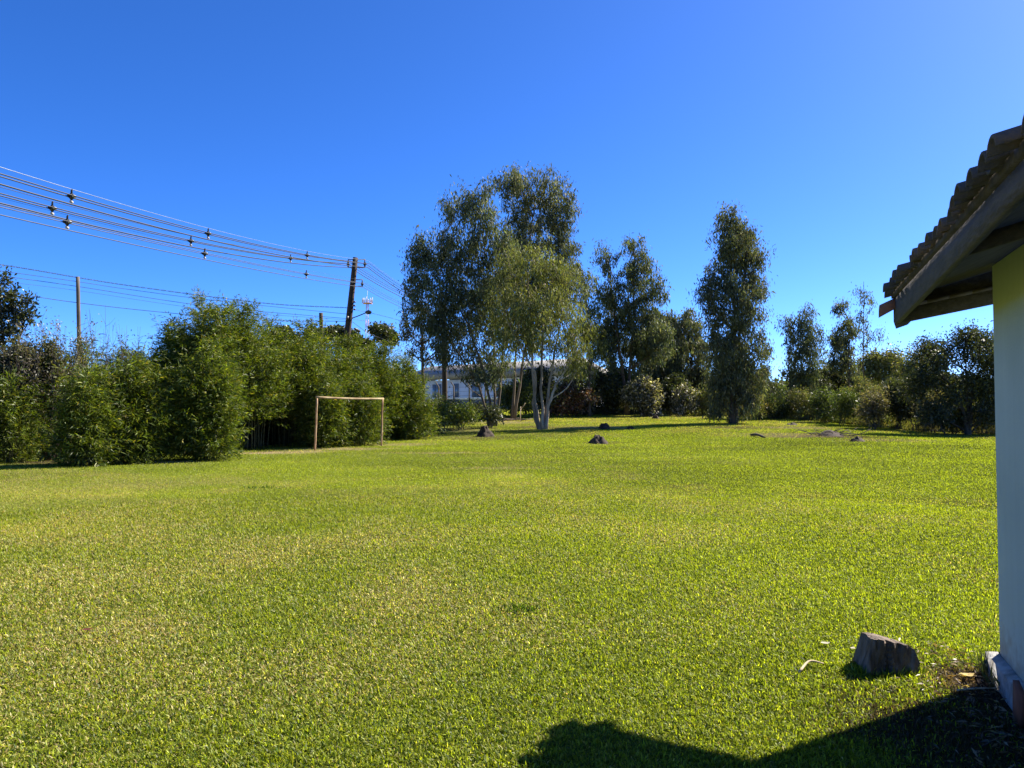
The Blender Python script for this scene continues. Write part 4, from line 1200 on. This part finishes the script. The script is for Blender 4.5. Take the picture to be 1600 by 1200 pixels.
# araucarias far behind the hedge
def arauc(label, px, top, w, seed, D=105):
    b = ground_at(px, D); rng = np.random.default_rng(seed)
    lob = []
    for i in range(12):
        u = rng.uniform(-1, 1)
        lob.append((px + u * w * .42, top + 9 + 10 * u * u + rng.uniform(0, 14), rng.uniform(7, 11), rng.uniform(5.5, 8), rng.uniform(-2.5, 2.5)))
    E('araucaria_tree', label, px, D, [[(px, 640), (px, 590), (px, top + 12)]], lob, 'arauc', group=None, seed=seed, bark='dbark', dens=9, cr=.45, L=.45, W=.15, mode='any', lm='leaf', r_base=.35, zst=.9)
arauc('araucaria crown behind the short dark pole', 508, 500, 50, 31)
arauc('flat araucaria crown just behind the leaning pole foot', 540, 507, 46, 32)
arauc('separate rounded araucaria right of the leaning pole', 601, 505, 44, 33, 100)
arauc('low araucaria crown above the middle of the hedge', 445, 510, 40, 34, 110)
arauc('low dark araucaria in the dip between the two higher crowns', 570, 528, 36, 35, 108)

# understorey in the centre
def shrub(label, px, py, w, h, d, pal, seed, name='shrub', mode='any', L=.17, W=.06, dens=10, lpc=60, group=None, n=6, lm='leaf', cr=.34):
    b = ground_at(px, d); rng = np.random.default_rng(seed); k = d / F
    base_py = HZ - (b.z - EYE) / k
    lob = []
    hh = base_py - py
    for i in range(n):
        u = rng.uniform(-1, 1); f = rng.uniform(.25, 1)
        lob.append((px + u * w * .32, base_py - hh * (.12 + .68 * f * (1 - .35 * u * u)), w * rng.uniform(.18, .30), hh * rng.uniform(.16, .26), rng.uniform(-.7, .7)))
    stems = [[(px + q * w * .05, base_py), (px + q * w * .12, base_py - hh * .35), (px + q * w * .25, base_py - hh * .75)] for q in (-1, 0.1, 1)]
    return tree(name, label, 'shrub', tuple(b), d, stems, lob, pal, group=group, seed=seed + 500, bark='dbark', dens=dens * 1.4, lpc=lpc, L=L, W=W, cr=cr, mode=mode, r_base=.045, twig=6, lm=lm, foliage='foliage')
shrub('glossy green shrub left of the pale forked trunks', 803, 588, 62, 80, 57, 'green', 41, n=9)
shrub('dark shrub just behind the pale forked trunks', 838, 572, 64, 80, 58, 'dark', 42, n=9, L=.2, W=.08)
shrub('reddish brown shrub right of the pale forked trunks', 895, 594, 66, 55, 59, 'red', 43, n=9, L=.2, W=.08)
shrub('dark green shrub above the reddish shrub', 905, 566, 56, 60, 64, 'green', 44, n=7, L=.22, W=.09)
shrub('dense dark shrub under the double topped eucalyptus, left', 945, 575, 56, 70, 62, 'dark', 45, n=9, L=.2, W=.08)
shrub('shrub flecked with whitish flower heads in the centre treeline', 1004, 588, 66, 55, 60.5, 'white', 46, n=9, L=.2, W=.09)
shrub('dark bushy shrub between whitish shrub and round tree', 1046, 580, 56, 70, 63, 'dark', 47, n=9, L=.2, W=.08)
shrub('small whitish flowered shrub under the rounded brownish tree', 1068, 597, 40, 45, 61.5, 'white', 48, n=6, L=.18, W=.08)
shrub('deep green shrub behind the whitish shrub', 970, 572, 50, 60, 66, 'green', 49, n=8, L=.22, W=.09)
shrub('grassy olive shrub left of the columnar eucalyptus', 1095, 600, 44, 40, 62, 'olive', 50, mode='up', n=8)
shrub('low dry bush at the left end of the far grass line', 1068, 620, 40, 26, 64, 'olive', 51, mode='up', n=6)
shrub('bright yellow green cushion bush by the columnar eucalyptus', 1116, 640, 20, 14, 57, 'green', 52, n=5, L=.12)
shrub('leafy sapling touching the left of the eucalyptus clump', 720, 625, 60, 50, 44, 'bamboo', 53, n=8, L=.16, W=.035)
shrub('wispy green bush at the right end of the bamboo hedge', 690, 628, 46, 55, 41, 'bamboo', 54, n=7, L=.16, W=.035)
shrub('sparse bush wrapped round the many stemmed eucalyptus foot', 766, 630, 34, 45, 45.5, 'dark', 55, n=6, L=.14)
shrub('dark low bush before the boundary wall, right part', 745, 628, 60, 40, 54, 'dark', 56, n=8)
shrub('dark low bush before the boundary wall, left part', 700, 622, 60, 40, 56, 'dark', 57, n=8)
shrub('dark undergrowth bush left of the reddish shrub', 862, 600, 46, 45, 61, 'dark', 58, n=7, L=.2, W=.08)
shrub('grey bush under the slim pale leaved tree', 925, 602, 40, 45, 61.5, 'grey', 59, n=7, L=.2, W=.08)
# right hand row
ROW = [(1185, 606, 40, 55, 'olive', 'olive bush right behind the columnar eucalyptus foot'), (1210, 612, 36, 56, 'green', 'fresh green bush below the gap of sky'),
       (1232, 606, 34, 57, 'olive', 'olive bush around the thin trunk right of the gap'), (1262, 603, 42, 55, 'olive', 'rounded olive bush right of the thin trunk'),
       (1290, 606, 36, 52, 'green', 'feathery green bush, third right of the thin trunk'), (1315, 610, 34, 50, 'green', 'upright green bush beneath the dense headed eucalyptus'),
       (1340, 590, 44, 54, 'olive', 'yellowish bush below the wispy thin tree'), (1372, 594, 44, 50, 'olive', 'broad dull bush below the dome shaped tree'),
       (1402, 590, 42, 48, 'dark', 'dark bush right of the broad dull bush'), (1430, 596, 42, 47, 'dark', 'dark bush in the middle of the right thicket'),
       (1458, 606, 42, 45, 'grey', 'greyish bush left of the spreading tree trunk'), (1490, 630, 40, 44, 'dark', 'low dark bush under the spreading tree'),
       (1535, 625, 44, 44, 'olive', 'olive bush beside the house wall at the lawn edge'), (1328, 575, 50, 68, 'olive', 'tall rear bush behind the dense headed eucalyptus'),
       (1275, 590, 46, 66, 'dark', 'dark rear bush behind the leafy eucalyptus'), (1420, 570, 60, 60, 'dark', 'tall dark rear bush filling the right thicket'), (1365, 610, 36, 47, 'grey', 'greyish low bush in front of the broad dull bush')]
for i, (px, py, w, d, pal, lab) in enumerate(ROW):
    shrub(lab, px, py, w + 6, 50, d, pal, 70 + i, mode='up' if pal in ('olive', 'grey') else 'any', n=9, L=.17, W=.04, dens=11, group='bushes along the right edge of the lawn')

# ---------------------------------------------------------------- bamboo hedge
def bamboo(label, px, base_py, top_py, wpx, d, seed, ncul=16, dens=1.0, pal='bamboo', spire=0, low=.0, depth=1.0):
    rng = np.random.default_rng(seed)
    k = d / F
    b = ground_at(px, d); top = P(px, top_py, d)
    Ht = top.z - b.z; R = wpx * k / 2
    t = thing('bamboo_clump', tuple(b), label, 'bamboo', 'bamboo clumps of the left hedge')
    ac = Acc()
    SP, SD, SL_ = [], [], []
    for c in range(ncul):
        a = rng.uniform(0, 2 * np.pi); rr = R * .34 * math.sqrt(rng.random())
        p0 = np.array([b.x + rr * math.cos(a), b.y + rr * math.sin(a) * depth, 0]); p0[2] = tz(p0[0], p0[1]) - .05
        h = Ht * (rng.uniform(.45, .88) if c >= 5 else rng.uniform(.90, 1.02) if c >= 2 else rng.uniform(1.02, 1.10))
        bend = R * rng.uniform(.15, .6) * (.3 if c < 4 else 1.0)
        a2 = a + rng.normal(0, .6)
        ts = np.linspace(0, 1, 12)
        pts = np.stack([p0[0] + bend * ts ** 2.2 * math.cos(a2), p0[1] + bend * ts ** 2.2 * math.sin(a2) * depth, p0[2] + h * (ts - .10 * ts ** 4)], 1)
        ac.tube(pts, np.linspace(.016, .004, 12), 5)
        ns = int((74 if c >= 2 else 60) * h / 3 * dens)
        u = low + (1 - low) * rng.random(ns) ** .85
        base = np.stack([np.interp(u, ts, pts[:, i]) for i in range(3)], 1)
        prof = R * .74 * np.minimum(1, .62 + 1.3 * u) * np.clip(1.06 - u, .03, 1) ** (1.1 if c >= 5 else 1.45)
        ang = rng.uniform(0, 2 * np.pi, ns); ro = prof * np.sqrt(rng.random(ns))
        base[:, 0] += np.cos(ang) * ro; base[:, 1] += np.sin(ang) * ro * depth; base[:, 2] += .12 * ro
        dr = np.stack([np.cos(ang), np.sin(ang), rng.uniform(-.1, .9, ns) + .7 * u], 1) + rng.normal(0, .25, (ns, 3))
        SP.append(base); SD.append(dr); SL_.append(rng.uniform(.35, .75, ns))
    SP = np.vstack(SP); SD = np.vstack(SD); SD /= np.linalg.norm(SD, axis=1)[:, None]; SL_ = np.concatenate(SL_)
    m = 15
    n = len(SP) * m
    f = np.tile(np.linspace(.05, 1, m), len(SP)); si = np.repeat(np.arange(len(SP)), m)
    ax = SD[si]; pos = SP[si] + ax * (SL_[si] * f)[:, None]
    pos[:, 2] -= .10 * f ** 2 * SL_[si]
    pos += rng.normal(0, .035, pos.shape)
    sd = np.cross(ax, rng.normal(size=(n, 3))); sd /= np.linalg.norm(sd, axis=1)[:, None] + 1e-9
    dr = ax * .75 + sd * .75; dr[:, 2] -= .15
    sv = np.exp(rng.normal(0, .22, len(SP)))[si][:, None]
    c = jitter_cols(*PAL[pal], n, rng, .2) * sv
    v, q, cl = leaves(pos, dr, rng.uniform(.12, .22, n), rng.uniform(.022, .036, n), c, rng)
    v[:, 2] = np.maximum(v[:, 2], terrain(v[:, 0], v[:, 1]) + .01)
    mesh_np('foliage', v, [q], M['bleaf'], t, cl)
    ac.build('culms', M['culm'], t)

# front bushes, each standing free on the lawn edge
bamboo('low bamboo bush at the far left, cut by the picture edge', 15, 722, 585, 125, 22.4, 1, 18)
bamboo('bamboo bush bulging farthest onto the lawn, left of the thin bare culm', 136, 724, 574, 98, 21.2, 2, 20)
bamboo('bamboo bush with a thin bare culm at its foot', 218, 716, 556, 86, 22.4, 3, 18)
bamboo('bright conical bamboo bush standing before the tallest clump', 322, 711, 536, 104, 23.6, 4, 24, dens=1.15)
bamboo('bamboo bush beside the left goal post', 503, 697, 572, 88, 31.0, 8, 18)
bamboo('bamboo bush in the goal mouth', 562, 694, 585, 84, 32.6, 9, 18)
bamboo('low bamboo bush closing the right end of the hedge', 650, 688, 585, 70, 37.2, 11, 16)
# tall row behind
bamboo('rear bamboo below the left leafy tree', 50, 715, 548, 140, 25.0, 20, 22, dens=1.1)
bamboo('rear bamboo at the foot of the grey concrete pole', 140, 712, 536, 120, 25.4, 21, 22, dens=1.1)
bamboo('rear bamboo left of the tall clumps, with the lowest top', 212, 710, 540, 100, 26.4, 22, 20, dens=1.1)
bamboo('broad tall bamboo forming the left shoulder of the tallest clump', 270, 706, 492, 130, 27.6, 18, 26, low=.25)
bamboo('tallest bamboo clump with a feathery spire on its top', 336, 704, 450, 160, 28.4, 23, 30, low=.3, dens=1.1)
bamboo('high bamboo clump right of the tallest one', 395, 702, 478, 145, 29.8, 6, 28, low=.36)
bamboo('bamboo clump arching over the dark hollow left of the goal', 446, 700, 500, 130, 31.8, 7, 26, low=.40)
bamboo('tall bamboo rising behind the left goal post', 500, 698, 508, 118, 33.2, 24, 24, low=.2)
bamboo('tall bamboo rising behind the middle of the crossbar', 546, 695, 517, 108, 34.6, 25, 24, low=.2)
bamboo('tall bamboo rising behind the right goal post', 592, 692, 532, 100, 36.2, 26, 24, low=.25)
bamboo('bamboo sloping down to the right end of the hedge', 628, 690, 552, 88, 37.6, 27, 20, low=.15)
# hind row closing the gaps; the dark palette paints in the hollow's shade
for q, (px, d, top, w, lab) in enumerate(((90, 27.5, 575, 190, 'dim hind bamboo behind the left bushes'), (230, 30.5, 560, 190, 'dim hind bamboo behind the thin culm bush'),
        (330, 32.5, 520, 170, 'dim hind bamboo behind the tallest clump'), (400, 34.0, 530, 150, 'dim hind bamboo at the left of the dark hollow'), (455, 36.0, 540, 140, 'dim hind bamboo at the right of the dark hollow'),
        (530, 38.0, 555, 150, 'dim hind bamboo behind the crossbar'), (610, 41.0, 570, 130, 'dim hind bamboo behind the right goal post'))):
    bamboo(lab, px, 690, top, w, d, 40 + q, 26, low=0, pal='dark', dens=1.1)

# rough unmown growth along the edges of the lawn
def undergrowth():
    rng = np.random.default_rng(21); V, Q, C = [], [], []; off = 0
    strips = [  # (px0, d0), (px1, d1), depth, tallest, count, palette
        ((1075, 63), (1200, 58), 5, .9, 5200, 'olive'), ((1190, 57), (1330, 51), 4.5, 1.0, 7000, 'olive'), ((1320, 51.5), (1440, 46.5), 4, .95, 7000, 'olive'),
        ((1430, 47), (1560, 43.5), 3.5, .9, 7500, 'grey'), ((860, 63), (1090, 64), 5, .7, 8000, 'dark'), ((660, 45), (800, 58), 3, .55, 4500, 'olive'),
        ((-40, 23.5), (330, 27), 1.6, .45, 9000, 'olive'), ((330, 28), (480, 36), 2.6, .8, 9000, 'dark'), ((480, 33.5), (660, 38.5), 1.6, .5, 6000, 'green'),
        ((390, 38), (600, 42), 2, 1.3, 7000, 'dark'), ((100, 29), (400, 34), 2, 1.3, 7000, 'dark')]  # dark strips behind the hedge, added to hide lit grass in its hollow
    for (pa, da), (pb, db), dep, hh, n, pal in strips:
        a = np.array([(pa - 800) / F * da, da]); b = np.array([(pb - 800) / F * db, db])
        u = rng.random(n); w = rng.random(n) ** 1.3 * dep
        e = (b - a) / np.linalg.norm(b - a); nn = np.array([-e[1], e[0]])
        if nn[1] < 0: nn = -nn
        x = a[0] + (b - a)[0] * u + nn[0] * w; y = a[1] + (b - a)[1] * u + nn[1] * w
        clump = vn(x * 1.6, y * 1.6, 2); keep = rng.random(n) < .25 + 1.1 * clump
        x, y, w, clump = x[keep], y[keep], w[keep], clump[keep]; n = len(x)
        z = terrain(x, y)
        L = hh * (.25 + .75 * rng.random(n)) * (.35 + .65 * np.minimum(1, w / dep * 2)) * (.5 + clump)
        dr = rng.normal(0, .33, (n, 3)); dr[:, 2] = 1
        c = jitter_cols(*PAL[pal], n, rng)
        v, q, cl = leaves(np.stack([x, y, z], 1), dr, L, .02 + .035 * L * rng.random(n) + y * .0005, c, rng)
        V.append(v); Q.append(q + off); C.append(cl); off += len(v)
    g = ground_px(1392, 1056); n = 150      # longer blades left by the mower round the stump
    a = rng.uniform(math.pi * .95, math.pi * 2.05, n); x = g.x + (.17 + .05 * rng.random(n)) * np.cos(a); y = g.y + .02 + (.03 + .06 * rng.random(n)) * np.sin(a)
    dr = rng.normal(0, .35, (n, 3)); dr[:, 2] = 1
    v, q, cl = leaves(np.stack([x, y, terrain(x, y)], 1), dr, rng.uniform(.03, .085, n), rng.uniform(.005, .009, n), jitter_cols([(.14, .19, .012), (.22, .25, .03), (.05, .09, .01)], (3, 2, 2), n, rng), rng)
    V.append(v); Q.append(q + off); C.append(cl); off += len(v)
    o = mesh_np('undergrowth', np.vstack(V), [np.vstack(Q)], M['leaf'], None, np.vstack(C)); o['kind'] = 'stuff'
    tag(o, 'rough unmown grass and weeds along the foot of the hedge and thickets', 'undergrowth')
undergrowth()

# trees and bare shrubs at the far left
E('broadleaf_tree', 'dark leaved tree cut by the left picture edge, above the bamboo', 8, 25,
  [[(5, 700), (8, 600), (5, 480), (5, 430)], [(8, 640), (25, 540), (45, 480)]],
  [(6, 436, 9, 14, 0), (5, 460, 22, 18, 0), (30, 492, 12, 10, 0), (43, 470, 8, 12, 0), (48, 496, 10, 8, 0), (8, 490, 24, 18, 0), (25, 515, 18, 12, 0), (-10, 520, 30, 30, 0)],
  'dark', seed=61, dens=40, lpc=38, cr=.16, L=.13, W=.045, lm='leaf', mode='up', bark='dbark', r_base=.07)
shrub('full dark green bush at the left picture edge under the leafy tree', 20, 505, 90, 60, 23.6, 'dark', 62, n=12, L=.13, W=.045, dens=30, cr=.2)
shrub('dull olive bush between the left leafy tree and the grey concrete pole', 88, 530, 80, 60, 24.0, 'olive', 63, n=10, L=.12, W=.04, dens=26, cr=.2)
def bare(label, px, d, top, w, seed, n=26, leafy=0, pal='grey', mat='dbark'):
    rng = np.random.default_rng(seed); b = ground_at(px, d); k = d / F
    t = thing('bare_shrub', tuple(b), label, 'shrub')
    ac = Acc(); tips = []
    for i in range(n):
        tx = px + rng.uniform(-.5, .5) * w; ty = top + rng.random() ** 1.5 * 60
        tp_ = P(tx, ty, d + rng.uniform(-.4, .4)); a = np.array([b.x + rng.normal(0, .12), b.y + rng.normal(0, .12), b.z])
        mid = (a + np.array(list(tp_))) / 2 + rng.normal(0, .12, 3)
        pts = np.array(curve_pts([a, mid, np.array(list(tp_))], 9)); ac.tube(pts, np.linspace(.014, .003, 9), 4)
        for j in range(5):
            f = rng.uniform(.5, .97); s = np.array([np.interp(f, np.linspace(0, 1, 9), pts[:, q]) for q in range(3)])
            e = s + np.array([rng.normal(0, .22), rng.normal(0, .22), rng.uniform(.08, .4)]); ac.tube([s, (s + e) / 2 + rng.normal(0, .03, 3), e], [.006, .004, .002], 3); tips.append(e); tips.append(s)
    ac.build('stems', M[mat], t)
    if leafy:
        tips = np.array(tips); i = rng.integers(0, len(tips), leafy)
        pos = tips[i] + rng.normal(0, .09, (leafy, 3))
        v, q, c = leaves(pos, rng.normal(size=(leafy, 3)), rng.uniform(.05, .13, leafy), rng.uniform(.02, .045, leafy), jitter_cols(*PAL[pal], leafy, rng), rng)
        mesh_np('foliage', v, [q], M['leaf'], t, c)
bare('tangle of thin grey twigs right of the dark leaved tree', 85, 23.5, 498, 120, 1, 34, 2600)
bare('bare upright twigs behind the concrete pole foot', 150, 23, 474, 44, 2, 12, 30)
bare('fine twiggy shrub with few leaves left of the tallest bamboo', 205, 24, 500, 70, 3, 14, 240, 'dark')
bare('grey twiggy shrub at the left edge below the dark leaved tree', 20, 22.8, 530, 90, 4, 26, 2200)
